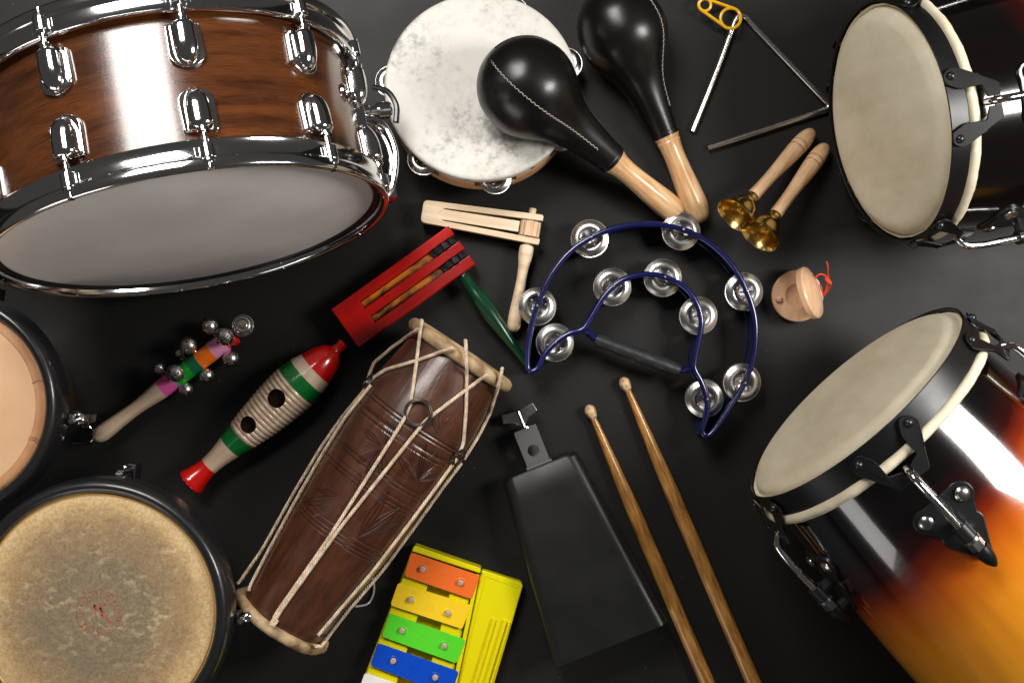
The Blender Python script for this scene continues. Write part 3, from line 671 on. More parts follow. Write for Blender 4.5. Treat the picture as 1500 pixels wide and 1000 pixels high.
# ------------------------------------------------------------------ jingle bell stick
def bell_stick():
    fr = flat(147.5, 636, .022, .802, -.597); T = Thing('bell_stick', 'wooden stick with striped pink, green, orange and red bands and small round silver bells', 'jingle stick', fr)
    pr = sprof([(-12, 0), (-11, 4.5), (-7, 9.2), (0, 12), (10, 12.6), (35, 11), (62, 10), (85, 11.5), (103, 13.4), (112, 14)], 4)
    T.part('handle', lathe(NB(), pr, 40, 'x'), M_cream)
    bands = [(112, 134, (206, 84, 150)), (134, 139, (110, 120, 130)), (139, 164, (12, 142, 34)), (164, 180, (6, 96, 60)), (180, 204, (232, 108, 20)), (204, 227, (216, 140, 178)), (227, 234, (170, 14, 8))]
    for a, c, col in bands:
        b = lathe(NB(), [(a, 0), (a, 14 if a != 227 else 11.5), (c, 14 if a != 227 else 11.5), (c, 0)], 40, 'x')
        T.part('painted_band', b, mat('band_%d_%d_%d' % col, rgb(*col), rough=.35, coat=.3, bump=.1, bs=80))
    T.part('end_cap', lathe(NB(), sprof([(233, 11), (236, 14.5), (241, 14.5), (245, 12), (246, 0)], 3), 40, 'x'), M_redp)
    bells = [(233, 539, .026, 8.5), (257, 546.5, .046, 12.5), (272, 570, .022, 10.5), (263, 517, .012, 7), (276, 506, .030, 12.8), (302.6, 549.5, .022, 11),
             (307, 478, .024, 12.5), (329, 493, .046, 12.8), (338, 525, .022, 12), (356, 477, .032, 15)]
    for i, (x, y, z, r) in enumerate(bells):
        c = fr.l(P(x, y, z)); t = max(118, min(238, c.x)); stem = Vector((t, 0, 0)); d = (c - stem).normalized()
        if i == 9: d = Vector((-.1, -.1, -1)).normalized()
        if i in (1, 7): d = Vector((-.35, -.3, .9)).normalized()
        m = Matrix.Translation(c) @ basis(d, Vector((.3, .2, .9)) if abs(d.z) < .8 else Vector((1, 0, 0))).to_4x4()
        b = NB(); pr = []
        for k in range(19):
            a = pi - pi * k / 18; pr.append((r * cos(a), r * sin(a) * 1.0))
        pr = pr[:9] + [(-.9, r), (-.6, r * 1.07), (.6, r * 1.07), (.9, r)] + pr[10:]
        if i == 9: pr = [(-r * .62, 0), (-r * .66, 3.2), (-r * .62, r * .42), (-r * .5, r * .48), (-r * .52, r * .62), (-r * .40, r * .7), (-r * .38, r * .84), (-r * .2, r * .95)] + pr[8:]
        lathe(b, pr, 32, 'x', mtx=m)
        jb = T.part('round_bell', b, M_nickel, angle=50)
        b = NB()   # cross-shaped slits with round ends
        for q in range(2):
            pts = [m @ Vector((1.012 * r * cos(a), 1.012 * r * sin(a) * (1 if q == 0 else 0), 1.012 * r * sin(a) * (0 if q == 0 else 1))) for a in [(-.85 + 1.7 * k / 10) for k in range(11)]]
            tube(b, pts, .75, 6, sy=.5)
            for e in (pts[0], pts[-1]): ball(b, e, 1.7, 8)
        mesh_obj('slit', b, M_hole, jb, fr.u)
        b = NB(); L = [m @ Vector((-r * 1.0 - 2.4 + 3 * cos(a), 3 * sin(a), 0)) for a in [2 * pi * k / 12 for k in range(12)]]; tube(b, L, .8, 6, closed=True)
        if i != 9: tube(b, [m @ Vector((-r - 4, 0, 0)), stem + (c - stem).normalized() * 12], .8, 6)
        mesh_obj('wire_loop', b, M_steel, jb, fr.u)
bell_stick()

# ------------------------------------------------------------------ fish guiro
def guiro():
    fr = flat(277.5, 708, .026, .739, -.674); T = Thing('guiro', 'fish-shaped wooden guiro with a ridged cream middle, two round holes, green bands and red ends', 'guiro', fr)
    k = [(0, 22), (39, 14.2), (81, 19.5), (104, 24.5), (135, 30), (165, 34), (195, 36.5), (212, 36.5), (233, 34), (250, 29.5)]
    sp = sprof(k, 8)
    def R(t):
        for (a, ra), (c, rc) in zip(sp, sp[1:]):
            if a <= t <= c: return ra + (rc - ra) * (t - a) / (c - a)
        return sp[-1][1]
    def seg(a, c, n=10): return [(a + (c - a) * i / n, R(a + (c - a) * i / n)) for i in range(n + 1)]
    T.part('tail', lathe(NB(), [(-2.6, 0), (-2.4, 6), (-1.5, 15), (2, 21), (6, 21.6)] + [(t, r) for t, r in seg(10, 39)] + [(39, 0)], 56, 'x'), M_redp)
    for a, c, m in ((39, 81, M_cream), (81, 104, M_greenp), (212, 233, M_greenp), (233, 250, M_cream)):
        T.part('green_band' if m is M_greenp else 'cream_band', lathe(NB(), [(a, 0)] + seg(a, c) + [(c, 0)], 56, 'x'), m)
    pr = []; n = 15
    for i in range(n):
        a = 104 + 108 * i / n; c = 104 + 108 * (i + 1) / n
        for q in range(7):
            f = q / 7; t = a + (c - a) * f; pr.append((t, R(t) - .6 + 1.9 * (sin(pi * f) ** .7) - .9))
    pr.append((212, R(212)))
    inner = [(211, R(211) - 5), (160, R(160) - 6), (105, R(105) - 5)]
    body = T.part('ridged_body', lathe(NB(), pr + inner, 72, 'x', closed=True), M_cream, angle=70)
    for t, r in ((183.5, 13.8), (126.5, 12.6)):
        c = NB(); lathe(c, [(10, 0), (10, r), (60, r), (60, 0)], 40, 'z', org=(t, 3.5, 0)); bmesh.ops.scale(c, vec=[fr.u] * 3, verts=c.verts); bmesh.ops.recalc_face_normals(c, faces=c.faces)
        cut(body, c)
    b = lathe(NB(), [(106, 0), (106, R(106) - 6), (160, R(160) - 8), (210, R(210) - 7), (210, 0)], 40, 'x'); T.part('dark_cavity', b, M_hole)
    T.part('head', lathe(NB(), [(250, 0)] + sprof([(250, 29.5), (262, 26.5), (274, 22), (283, 16.5), (288, 11), (291, 8.6), (297, 7.6), (303, 8.4), (306, 7), (307, 0)], 5), 56, 'x'), M_redp)
guiro()

# ------------------------------------------------------------------ barrel drum with ropes
def dholak():
    fr = flat(414, 906, .072, .559, -.829); L = 470
    T = Thing('barrel_drum', 'carved brown wooden barrel drum laced with white ropes along its length', 'barrel drum', fr)
    kk = [(0, 66), (60, 71), (140, 77.5), (220, 84), (290, 88.5), (335, 89.5), (380, 86), (420, 80), (468, 73)]
    sp = sprof(kk, 8)
    def R(t):
        t = max(0, min(467.9, t))
        for (a, ra), (c, rc) in zip(sp, sp[1:]):
            if a <= t <= c: return ra + (rc - ra) * (t - a) / (c - a)
        return 72
    grooves = [152, 158, 164, 172, 236, 242, 250, 264, 270, 322, 330, 346, 352]
    pr = []; t = 0
    ts = sorted(set([i * 6. for i in range(79)] + [g + d for g in grooves for d in (-1.5, 0, 1.5)]))
    ts = [t for t in ts if t <= 468]
    b = NB(); seg = 120; rows = []
    for t in ts:
        row = []
        for k in range(seg):
            a = 2 * pi * k / seg; r = R(t) * (1 + .004 * sin(3 * a + t * .02) + .002 * sin(7 * a + t * .05))
            # a groove is cut only on the carved panel of the shell
            f = max(0, min(1, (cos(a - pi / 2) - .35 + .12 * sin(t * 1.3)) * 8))
            for g in grooves:
                if abs(t - g) < .1: r -= 1.7 * f
            row.append(b.verts.new((t, r * cos(a), r * sin(a))))
        rows.append(row)
    for A, B in zip(rows, rows[1:]):
        for k in range(seg): b.faces.new((A[k], A[(k + 1) % seg], B[(k + 1) % seg], B[k]))
    body = T.part('shell', b, M_dholak, angle=50)
    def on(px, py, off):
        z = .12
        for _ in range(6):
            l = fr.l(P(px, py, z)); rr = R(l.x) + off
            if l.x < 12 or l.x > 456: rr = (80 if l.x < 12 else 90) + off
            q = rr * rr - l.y * l.y; lz = sqrt(q) if q > 0 else 0; z = fr.w((l.x, l.y, lz)).z
        return Vector((l.x, l.y, lz))
    def run(pts, off, n=14):
        out = []
        for (x0, y0), (x1, y1) in zip(pts, pts[1:]):
            for i in range(n): out.append(on(x0 + (x1 - x0) * i / n, y0 + (y1 - y0) * i / n, off))
        out.append(on(*pts[-1], off))
        for _ in range(3): out = [out[0]] + [(a + b_ * 2 + c) / 4 for a, b_, c in zip(out, out[1:], out[2:])] + [out[-1]]
        return out
    # carved leaves
    def leaf(t0, y0, ang, ln, w):
        b = NB()
        for s in (-1, 1, 0):
            pts = []
            for i in range(9):
                f = i / 8; u_ = ln * f; v_ = s * w * sin(pi * f); t_ = t0 + u_ * cos(ang) - v_ * sin(ang); y_ = y0 + u_ * sin(ang) + v_ * cos(ang)
                q = R(t_) ** 2 - y_ * y_
                if q <= 0: break
                pts.append((t_, y_, sqrt(q) + .05))
            if len(pts) > 3: tube(b, pts, [.2 + .5 * sin(pi * i / (len(pts) - 1)) for i in range(len(pts))], 5, sy=.8)
        return b
    for bx, by, blades in (((562, 655), 0, ((-100, 40), (-70, 46), (-140, 42), (-165, 50), (150, 52), (125, 44), (178, 30), (95, 34))),
                           ((610, 706), 0, ((-95, 60), (-75, 62), (-55, 58), (-35, 50), (-120, 50), (-15, 40), (-145, 36))),
                           ((646, 640), 0, ((-60, 34), (-85, 38), (-110, 30), (20, 30), (50, 26))),
                           ((522, 788), 0, ((-75, 66), (-55, 74), (-35, 66), (-100, 60), (-122, 52), (-18, 60), (-140, 40))),
                           ((508, 728), 0, ((-90, 34), (-60, 34), (170, 60), (150, 50), (190, 46), (100, 30)))):
        c_ = on(bx[0], bx[1], 0)
        for k, (a, ln) in enumerate(blades):
            w_ = Vector((cos(radians(a)), -sin(radians(a)), 0)); l_ = fr.R.transposed() @ w_
            b = leaf(c_.x + l_.x * 5, c_.y + l_.y * 5, atan2(l_.y, l_.x), ln * random.uniform(.85, 1.1), 3. + random.random() * 3)
            if len(b.verts): T.part('carved_leaf', b, M_carve if (k % 3) else M_dholak)
    # skin-covered end hoops and heads
    for t, Rr, rt, nm in ((-2, 70, 8.4, 0), (466, 78, 9.6, 1)):
        prr = [(t + rt * cos(2 * pi * k / 14), Rr + rt * sin(2 * pi * k / 14)) for k in range(14)]
        b = lathe(NB(), prr, 110, 'x', closed=True, wob=lambda tt, a: .014 * sin(6 * a + nm) + .009 * sin(17 * a) + .008 * sin(31 * a + tt)); T.part('hoop', b, M_rawhide, angle=60)
        b = lathe(NB(), [(t + (6 if nm else -6), 0), (t + (6 if nm else -6), Rr)], 64, 'x'); T.part('drum_skin', b, M_rawhide)
    rp = 2.6
    runs = [
        [(397, 912), (405, 897), (480, 790), (592, 614), (601, 592), (606, 560), (618, 468)],
        [(403, 908), (414, 890), (500, 770), (618, 622), (628, 612), (670, 580), (714, 548)],
        [(663.6, 509), (610, 528), (565, 541), (547, 553), (540, 562)],
        [(613, 481), (575, 508), (548, 531), (541, 548), (538, 560)],
        [(538, 566), (500, 612), (470, 655), (430, 722), (385, 803), (351, 852)],
        [(543, 564), (505, 612), (470, 668), (430, 738), (390, 812), (361, 868)],
        [(682, 497), (684, 540), (683, 600), (679, 650), (672, 664)],
        [(736, 538), (732, 560), (718, 605), (700, 640), (680, 672)],
        [(669, 672), (640, 712), (600, 766), (545, 838), (500, 890), (466, 930)],
        [(676, 678), (650, 712), (610, 768), (560, 836), (510, 894), (470, 946), (462, 946)],
        [(397, 912), (400, 916), (404, 911)],
    ]
    for r_ in runs:
        b = rope(NB(), run(r_, rp + .6), rp, pitch=5.2, seg=5); T.part('rope', b, M_rope, angle=60)
    for c, rr in (((612.6, 604), 19), ((538, 560), 13), ((672, 670), 13)):
        cc = on(c[0], c[1], 4.5); nrm = Vector((0, cc.y, max(.1, cc.z))).normalized(); xx = Vector((1, 0, 0)); yy = nrm.cross(xx)
        for dr in (0, 3.2):
            b = tube(NB(), [cc + nrm * (dr * .35) + (xx * cos(a) + yy * sin(a)) * (rr - dr * .7) for a in [2 * pi * k / 36 for k in range(36)]], 1.35, 8, closed=True)
            T.part('tuning_ring', b, M_iron)
    b = NB(); tube(b, smoothprof([tuple(fr.l(P(x, y, z))) for x, y, z in ((520, 888, .02), (538, 884, .006), (546, 872, .003), (548, 858, .003), (545, 845, .006))], 6), 1.6, 8)
    T.part('loose_cord', b, M_cable)
dholak()

# ------------------------------------------------------------------ bongos
def bongo(px, py, z, Rh, Ro, name, label, skin, edge=None):
    fr = flat(px, py, z, 1, 0); T = Thing(name, label, 'drum', fr)
    w = Ro - Rh
    # rolled steel hoop
    pr = [(-5, Rh), (1.5, Rh + .5), (6, Rh + 3), (8.5, Rh + w * .34), (8.8, Rh + w * .5), (7, Rh + w * .72), (2, Ro - 3.2), (-5, Ro - .8), (-14, Ro), (-30, Ro + .5), (-42, Ro), (-42, Ro - 4), (-14, Ro - 4), (-3, Rh + 4)]
    T.part('hoop', lathe(NB(), pr, 180, 'z', closed=True), M_darkmetal, angle=60)
    b = lathe(NB(), [(-1.4, 0), (-1.5, Rh * .86), (-2.0, Rh * .93), (-3.6, Rh - 2.2), (-4.6, Rh + .8)], 160, 'z'); T.part('drum_skin', b, skin)
    zt = -z / fr.u
    T.part('shell', lathe(NB(), [(-12, Rh - 6), (-20, Rh - 4), (zt * .5, Rh - 14), (zt + 1, Rh - 34), (zt + 1, Rh - 40), (-12, Rh - 12)], 96, 'z', closed=True), M_brownshell)
    return T, fr
Tb, fb = bongo(141, 896, .155, 175, 196, 'hand_drum', 'large hand drum with a mottled yellow-brown hide and red stamp in the lower left corner', skin_calf(.1165))
# bead line of the hide
Tb.part('hide_rim', lathe(NB(), [(-3.2, 170), (-1.4, 171.6), (-3.2, 173.4)], 160, 'z'), mat('tan_rim', rgb(206, 160, 92), rough=.4))
def stamp():
    z = -1.32; f = fb; cx, cy = 4, -1.5
    def ring(r, w, gaps=()):
        b = NB(); n = 72
        for k in range(n):
            a = 2 * pi * k / n; c = 2 * pi * (k + 1) / n
            vs = [b.verts.new((cx + q * cos(t), cy + q * sin(t), z)) for q, t in ((r, a), (r + w, a), (r + w, c), (r, c))]; b.faces.new(vs)
        bmesh.ops.remove_doubles(b, verts=b.verts, dist=1e-4); return b
    b = ring(33, 1.0); s = Tb.part('stamp', b, M_ink, smooth=False)
    mesh_obj('stamp_ring', ring(22.5, .8), M_ink, s, f.u, smooth=False)
    def stroke(b, x0, y0, x1, y1, w):
        d = Vector((x1 - x0, y1 - y0)).normalized(); nn = Vector((-d.y, d.x)) * w / 2
        b.faces.new([b.verts.new((cx + x, cy + y, z + .05)) for x, y in ((x0 + nn.x, y0 + nn.y), (x1 + nn.x, y1 + nn.y), (x1 - nn.x, y1 - nn.y), (x0 - nn.x, y0 - nn.y))])
    b = NB()  # monogram
    stroke(b, -6, 12, -6, -6, 4); stroke(b, -9.5, 7.5, -6, 12, 2.5); stroke(b, 1, 14, 1, 6, 3); stroke(b, 1, 5, 9, 13, 3); stroke(b, 1, 6, 12, -4, 3.4)
    stroke(b, 4, -2, 17, -15, 4); stroke(b, 3, 3, 3, -4, 3.2)
    mesh_obj('monogram', b, M_ink, s, f.u, smooth=False)
    b = NB(); rnd = random.Random(3)   # worn unreadable lettering round the edge
    for k in range(30):
        if rnd.random() < .2: continue
        a = 2 * pi * k / 30; r0, r1 = 25.2, 31.4
        stroke(b, r0 * cos(a), r0 * sin(a), r1 * cos(a + rnd.uniform(-.05, .05)), r1 * sin(a), 1.3)
        if rnd.random() < .6: stroke(b, r1 * cos(a), r1 * sin(a), r1 * cos(a + .12), r1 * sin(a + .12), 1.2)
        if rnd.random() < .4: stroke(b, 28 * cos(a), 28 * sin(a), 28 * cos(a + .1), 28 * sin(a + .1), 1.2)
    mesh_obj('stamp_lettering', b, M_ink, s, f.u, smooth=False)
stamp()
Tp, fp = bongo(-80, 593, .150, 147, 167, 'hand_drum', 'smaller hand drum with a smooth peach skin, cut off by the left edge', M_peach)
Tp.part('skin_edge', lathe(NB(), [(-1.45, 132), (-.8, 133), (-1.2, 139), (-3.0, 145.5)], 160, 'z'), M_peach_edge)
def hand_lug(T, fr, a, kind):
    Ro = 196 if T is Tb else 167
    dn = 0 if kind == 0 else -26; m = Matrix.Rotation(a, 4, 'Z') @ Matrix.Translation((-6 if kind else 0, 0, dn))
    b = NB(); box(b, Ro - 3, Ro + 5, -9, 9, -60, -34, m); lg = T.part('lug', b, M_darkmetal, bevel=1.5)
    b = lathe(NB(), [(-110, 3.4), (-36, 3.4), (-30, 5.5), (-24, 5.5), (-22, 4), (-22, 0)], 16, 'z', org=tuple(m @ Vector((Ro + (11 if kind == 0 else 8), 0, 0)))); mesh_obj('tension_rod', b, M_chrome, lg, fr.u)
    b = NB(); box(b, Ro - 22, Ro + 17, -7, 7, -120, -86, m); mesh_obj('side_plate', b, M_darkmetal, lg, fr.u, bevel=2)
    b = NB(); ball(b, m @ Vector((Ro + 15, 0, -52)), 8.5 if kind == 0 else 4, 20, (1, 1, .8)); mesh_obj('rod_nut', b, M_chrome, lg, fr.u)
for k in range(4): hand_lug(Tb, fb, radians(-5 + 90 * k), k)
for k in range(4): hand_lug(Tp, fp, radians(-8 + 90 * k), k)
b = NB(); tube(b, smoothprof([tuple(fp.l(P(x, y, z))) for x, y, z in ((104, 608, .085), (112, 606, .10), (121, 612, .10), (125, 622, .09))], 5), 5.5, 12); Tp.part('claw_hook', b, M_chrome)
b = NB(); tube(b, smoothprof([tuple(fp.l(P(x, y, z))) for x, y, z in ((121, 622, .085), (130, 624, .085), (137, 632, .085), (136, 643, .085), (126, 650, .085), (106, 649, .085))], 6), 1.3, 8); Tp.part('wire_loop', b, M_chrome)
for a, d in ((14, 5), (-21, 9), (-22.5, 7)):
    b = NB(); aa = radians(a); tube(b, [(131 * cos(aa), 131 * sin(aa), -.6), (140 * cos(aa + .015), 140 * sin(aa + .015), -.6), (145 * cos(aa), 145 * sin(aa), -2.4)], .5, 5); Tp.part('skin_crease', b, M_carve)

# ------------------------------------------------------------------ congas
def conga(px, py, ang, t, R, hb, hh, rs, z, label, lugpx, shell_m, seed):
    fr = disc(P(px, py, z), nvec(ang, t)); T = Thing('conga_drum', label, 'conga drum', fr)
    def pxof(v):
        w = fr.w(v); s = H / (H - w.z); return (750 + w.x * s / K, 500 - w.y * s / K)
    rb = R - .0045; rnd = random.Random(seed)
    ph = [rnd.uniform(0, 6) for _ in range(6)]
    def wob(tt, a): return .004 * sin(11 * a + ph[0]) * sin(3 * a + ph[1]) + .003 * sin(29 * a + ph[2]) if -.01 < tt < hb - .001 else .0015 * sin(5 * a + ph[3])
    # rolled skin: tucked edge, shoulder, playing face
    prf = [(hh + .0035, 0), (hh + .0033, rs * .5), (hh + .0025, rs * .82), (hh + .0005, rs * .91), (hh - .004, rs * .965), (hh - .010, rs * .99), (hb - .004, rs + .0015), (hb - .012, rb - .006)]
    b = lathe(NB(), sprof(prf, 4), 160, 'z', wob=lambda tt, a: wob(tt, a) * .5); T.part('drum_skin', b, M_conga_skin, angle=70)
    b = NB(); seg = 220; lo, hi = [], []
    for k in range(seg):
        a = 2 * pi * k / seg; e = hb - .0055 + .0016 * sin(13 * a + ph[0]) + .0014 * sin(37 * a + ph[1]) + .0010 * sin(71 * a + ph[4]); r0 = rb - .0022; r1 = rs + .0015 + .001 * sin(19 * a + ph[5])
        lo.append(b.verts.new((r0 * cos(a), r0 * sin(a), hb - .012))); hi.append(b.verts.new(((r0 + r1) / 2 * cos(a), (r0 + r1) / 2 * sin(a), e)))
    for k in range(seg): b.faces.new((lo[k], lo[(k + 1) % seg], hi[(k + 1) % seg], hi[k]))
    bmesh.ops.solidify(b, geom=b.faces[:], thickness=.0012); T.part('skin_tuck', b, M_rawhide, angle=60)
    b = lathe(NB(), [(hb, rb), (hb, rb - .0018), (.0005, rb - .0018), (.0005, rb)], 160, 'z', closed=True); T.part('crown_band', b, M_blacksatin, bevel=.0006)
    b = lathe(NB(), [(-.0035 + .0052 * cos(2 * pi * k / 12), R - .0052 + .0052 * sin(2 * pi * k / 12)) for k in range(12)], 160, 'z', closed=True, wob=lambda tt, a: .003 * sin(23 * a + ph[2]) + .002 * sin(61 * a)); T.part('flesh_hoop', b, M_conga_skin)
    pr = sprof([(-.004, R - .011), (-.03, R - .0085), (-.1, R - .001), (-.2, R + .0055), (-.3, R + .0065), (-.42, R + .001), (-.56, R - .014), (-.70, R - .034)], 5)
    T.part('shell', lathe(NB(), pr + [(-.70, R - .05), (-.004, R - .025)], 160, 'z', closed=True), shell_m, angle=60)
    def Rs(zz):
        for (a, ra), (c, rc) in zip(pr, pr[1:]):
            if c <= zz <= a: return ra + (rc - ra) * (zz - a) / (c - a)
        return R
    best = min((((pxof((R * cos(a), R * sin(a), -.02))[0] - lugpx[0]) ** 2 + (pxof((R * cos(a), R * sin(a), -.02))[1] - lugpx[1]) ** 2) if fr.w((R * cos(a), R * sin(a), 0)).z > z * .8 else 1e9, a) for a in [2 * pi * i / 720 for i in range(720)])[1]
    N = 5
    for i in range(N):
        a = best + i * 2 * pi / N; ez = Vector((0, 0, 1))
        def cyl(x, zz, rad):   # x = arc length, zz axial, rad = radius
            aa = a + x / R; return Vector((rad * cos(aa), rad * sin(aa), zz))
        # bent two-armed bracket
        b = NB()
        for s in (-1, 1):
            out = rpoly([(s * .0335, .0205), (s * .0225, .0225), (s * .0155, .009), (s * .0150, -.008), (s * .0040, -.012), (s * .0040, -.0245), (s * .0150, -.0255), (s * .0235, -.008), (s * .0375, .010)],
                        [.007, .006, .004, 0, .001, .002, .003, .004, .007], 4)
            def f(x, y, q):
                lift = .0016 + max(0, min(1, (.010 - y) / .016)) * .0078
                return cyl(x, y, rb + lift + q)
            prism(b, out if s > 0 else out, 0, .0022, f)
        # joining strip below the notch
        prism(b, [(-.0045, -.0245), (.0045, -.0245), (.0045, -.018), (-.0045, -.018)], 0, .0022, lambda x, y, q: cyl(x, y, rb + .0095 + q))
        br = T.part('bracket', b, M_blacksatin, bevel=.0006, angle=25)
        for s in (-1, 1):
            c = cyl(s * .0285, .0145, rb + .0036); d = Vector((c.x, c.y, 0)).normalized(); b = NB(); ball(b, c, .0042, 16, (1, 1, 1)); mesh_obj('rivet', b, M_darkmetal, br, 1)
        # hook rod
        pts = smoothprof([tuple(cyl(0, zz, rr)) for zz, rr in ((-.014, rb + .004), (-.0165, rb + .013), (-.024, rb + .019), (-.040, rb + .021), (-.060, rb + .021), (-.080, rb + .021), (-.098, rb + .021))], 6)
        rr_ = [.0034 if i_ < 26 else .0031 + .0002 * (i_ % 2) for i_ in range(len(pts))]
        hk = T.part('tension_hook', tube(NB(), pts, .0034, 14), M_chrome)
        th = NB(); q = cyl(0, -.060, rb + .021)
        zz = -.056
        while zz > -.078:
            lathe(th, [(zz, .0034), (zz - .0006, .0040), (zz - .0012, .0034)], 14, 'z', org=(q.x, q.y, 0)); zz -= .0015
        mesh_obj('thread', th, M_chrome, hk, 1)
        # side plate: three-lobed
        lob = []
        for (x_, y_, r_, a0, a1) in ((.019, -.064, .0125, -60, 110), (-.019, -.064, .0125, 70, 240), (-.012, -.088, .009, 150, 215), (0, -.112, .0085, 190, 350), (.012, -.088, .009, -35, 30)):
            for k in range(8):
                t_ = radians(a0 + (a1 - a0) * k / 7); lob.append((x_ + r_ * cos(t_), y_ + r_ * sin(t_)))
        b = NB(); prism(b, lob, -.003, .0030, lambda x, y, q: cyl(x, y, Rs(y) + q)); pl = T.part('side_plate', b, M_darkmetal, bevel=.0012, angle=30)
        for s in (-1, 1):
            c = cyl(s * .0205, -.064, Rs(-.064) + .003); b = NB(); e = Vector((c.x, c.y, 0)).normalized()
            mm = Matrix.Translation(c) @ basis(e, Vector((0, 0, 1))).to_4x4(); lathe(b, [(0, .0070), (.0012, .0070), (.0030, .0052), (.0038, .0025), (.0039, 0)], 24, 'x', mtx=mm); mesh_obj('screw', b, M_steel, pl, 1)
        q = cyl(0, 0, rb + .0205)
        b = lathe(NB(), [(-.076, .0045), (-.076, .0072), (-.090, .0072), (-.090, .0045)], 20, 'z', closed=True, org=(q.x, q.y, 0)); e = cyl(0, -.083, Rs(-.083)); tube(b, [e, Vector((q.x, q.y, -.083))], .006, 10); mesh_obj('receiver', b, M_darkmetal, pl, 1)
        b = NB(); lathe(b, [(-.0905, .0), (-.0905, .0078), (-.0935, .0078), (-.0935, .0068)], 20, 'z', org=(q.x, q.y, 0)); lathe(b, [(-.0935, .0072), (-.103, .0072), (-.103, 0)], 6, 'z', org=(q.x, q.y, 0)); mesh_obj('nut', b, M_steel, pl, 1, angle=20)
        b = lathe(NB(), sprof([(-.103, .0076), (-.110, .0074), (-.118, .0055), (-.124, .002), (-.125, 0)], 4), 24, 'z', org=(q.x, q.y, 0)); tube(b, [cyl(0, -.108, Rs(-.108)), Vector((q.x, q.y, -.108))], .0065, 10); mesh_obj('rubber_cap', b, M_blacksatin, pl, 1)
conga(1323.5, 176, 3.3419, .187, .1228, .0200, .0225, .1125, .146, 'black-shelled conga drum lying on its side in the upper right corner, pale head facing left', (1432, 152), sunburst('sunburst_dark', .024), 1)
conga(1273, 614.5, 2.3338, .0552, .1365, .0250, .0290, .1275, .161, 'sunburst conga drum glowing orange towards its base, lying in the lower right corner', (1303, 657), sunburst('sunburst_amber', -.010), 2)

# ------------------------------------------------------------------ cowbell
def cowbell():
    fr = flat(792, 686, .03, .373, .928); T = Thing('cowbell', 'matt black cowbell with a grey mounting bracket, left of the two drumsticks', 'cowbell', fr)
    L = 271; z0 = -.03 / fr.u + .8
    def sec(f, off=0.):
        w = 59 + (88 - 59) * f - off; hgt = 46 + (74 - 46) * f - off * 2; r = 17
        pl = rpoly([(-w, z0 + off), (w, z0 + off), (w, z0 + off + hgt), (-w, z0 + off + hgt)], [r * .8, r * .8, r, r], 7); return pl
    b = NB(); rows = []
    for i in range(9):
        f = i / 8; rows.append([b.verts.new((L * f + (.0 if i else 0), p[0] * -1, p[1])) for p in sec(f)])
    cap = [b.verts.new((-4, -p[0] * .93, z0 + 23 + (p[1] - z0 - 23) * .88)) for p in sec(0)]
    rows.insert(0, cap); b.faces.new(cap)
    inn = [[b.verts.new((L * f, -p[0], p[1])) for p in sec(f, 2.6)] for f in (1, .03)]
    allr = rows + inn
    for A, B in zip(allr, allr[1:]):
        n = len(A)
        for k in range(n): b.faces.new((A[k], A[(k + 1) % n], B[(k + 1) % n], B[k]))
    b.faces.new(inn[-1][::-1])
    T.part('body', b, M_cow, angle=30)
    zc = z0 + 24
    b = NB(); prism(b, rpoly([(-60, -17.5), (-60, 17.5), (-3, 17.5), (-3, -17.5)], [1.5, 1.5, 1, 1], 3), zc + 7, zc + 10)
    br = T.part('bracket', b, M_grey)
    c = NB(); lathe(c, [(zc - 20, 0), (zc - 20, 8.8), (zc + 30, 8.8), (zc + 30, 0)], 28, 'z', org=(-28, 0, 0)); bmesh.ops.scale(c, vec=[fr.u] * 3, verts=c.verts); bmesh.ops.recalc_face_normals(c, faces=c.faces); cut(br, c)
    b = NB(); box(b, -62.5, -59.5, -17.5, 17.5, zc - 14, zc + 10); box(b, -60, -3, -17.5, 17.5, zc - 14, zc - 11); box(b, -7.5, -3.9, -20, 20, zc - 14, zc + 13.5); T.part('bracket_side', b, M_grey, bevel=1)
    m = Matrix.Translation((-62, 0, zc))
    b = lathe(NB(), [(0, 0), (0, 11), (-2, 11), (-2, 0)], 28, 'x', mtx=m); lathe(b, [(-2, 3), (-27, 3), (-27.6, 2.2), (-27.6, 0)], 16, 'x', mtx=m)
    wb = T.part('wing_bolt', b, M_chrome)
    b = NB()
    for s in (-1, 1):
        pts = [(-66, s * 2), (-90, s * 2), (-93, s * 25), (-80, s * 27), (-76, s * 12)]
        prism(b, [(x, y) for x, y in pts], zc - 1.6, zc + 1.6, lambda x, y, z, s=s: Vector((x, y, z + abs(y) * .18 * s)))
    mesh_obj('wing', b, M_nickel, wb, fr.u, bevel=.7)
cowbell()

# ------------------------------------------------------------------ drumsticks
def stick(tip, d, label):
    v = Vector((d[0], d[1])).normalized(); L = 548
    fr = axis((tip[0], tip[1], .0085), (tip[0] + v.x * L, tip[1] + v.y * L, .0095), L)
    T = Thing('drumstick', label, 'drumstick', fr, 'pair of wooden drumsticks')
    T.part('tip', lathe(NB(), sprof([(-10, 0), (-9, 3.6), (-5, 7.2), (1, 8.4), (7, 7.0), (11.5, 4.8), (13, 4.3)], 4), 32, 'x'), M_tip)
    T.part('shaft', lathe(NB(), sprof([(12, 4.3), (16, 4.6), (60, 6.6), (110, 8.8), (160, 10.6), (210, 11), (400, 11), (525, 11), (540, 9), (547, 5), (548, 0)], 5), 36, 'x', wob=lambda t, a: .012 * sin(2 * a + t * .03)), M_hick)
stick((865, 602), (171, 397), 'wooden drumstick nearer the black cowbell, touching its lower corner')
stick((915.5, 561.5), (185, 430), 'wooden drumstick farther from the cowbell, its tip just below the blue tambourine')

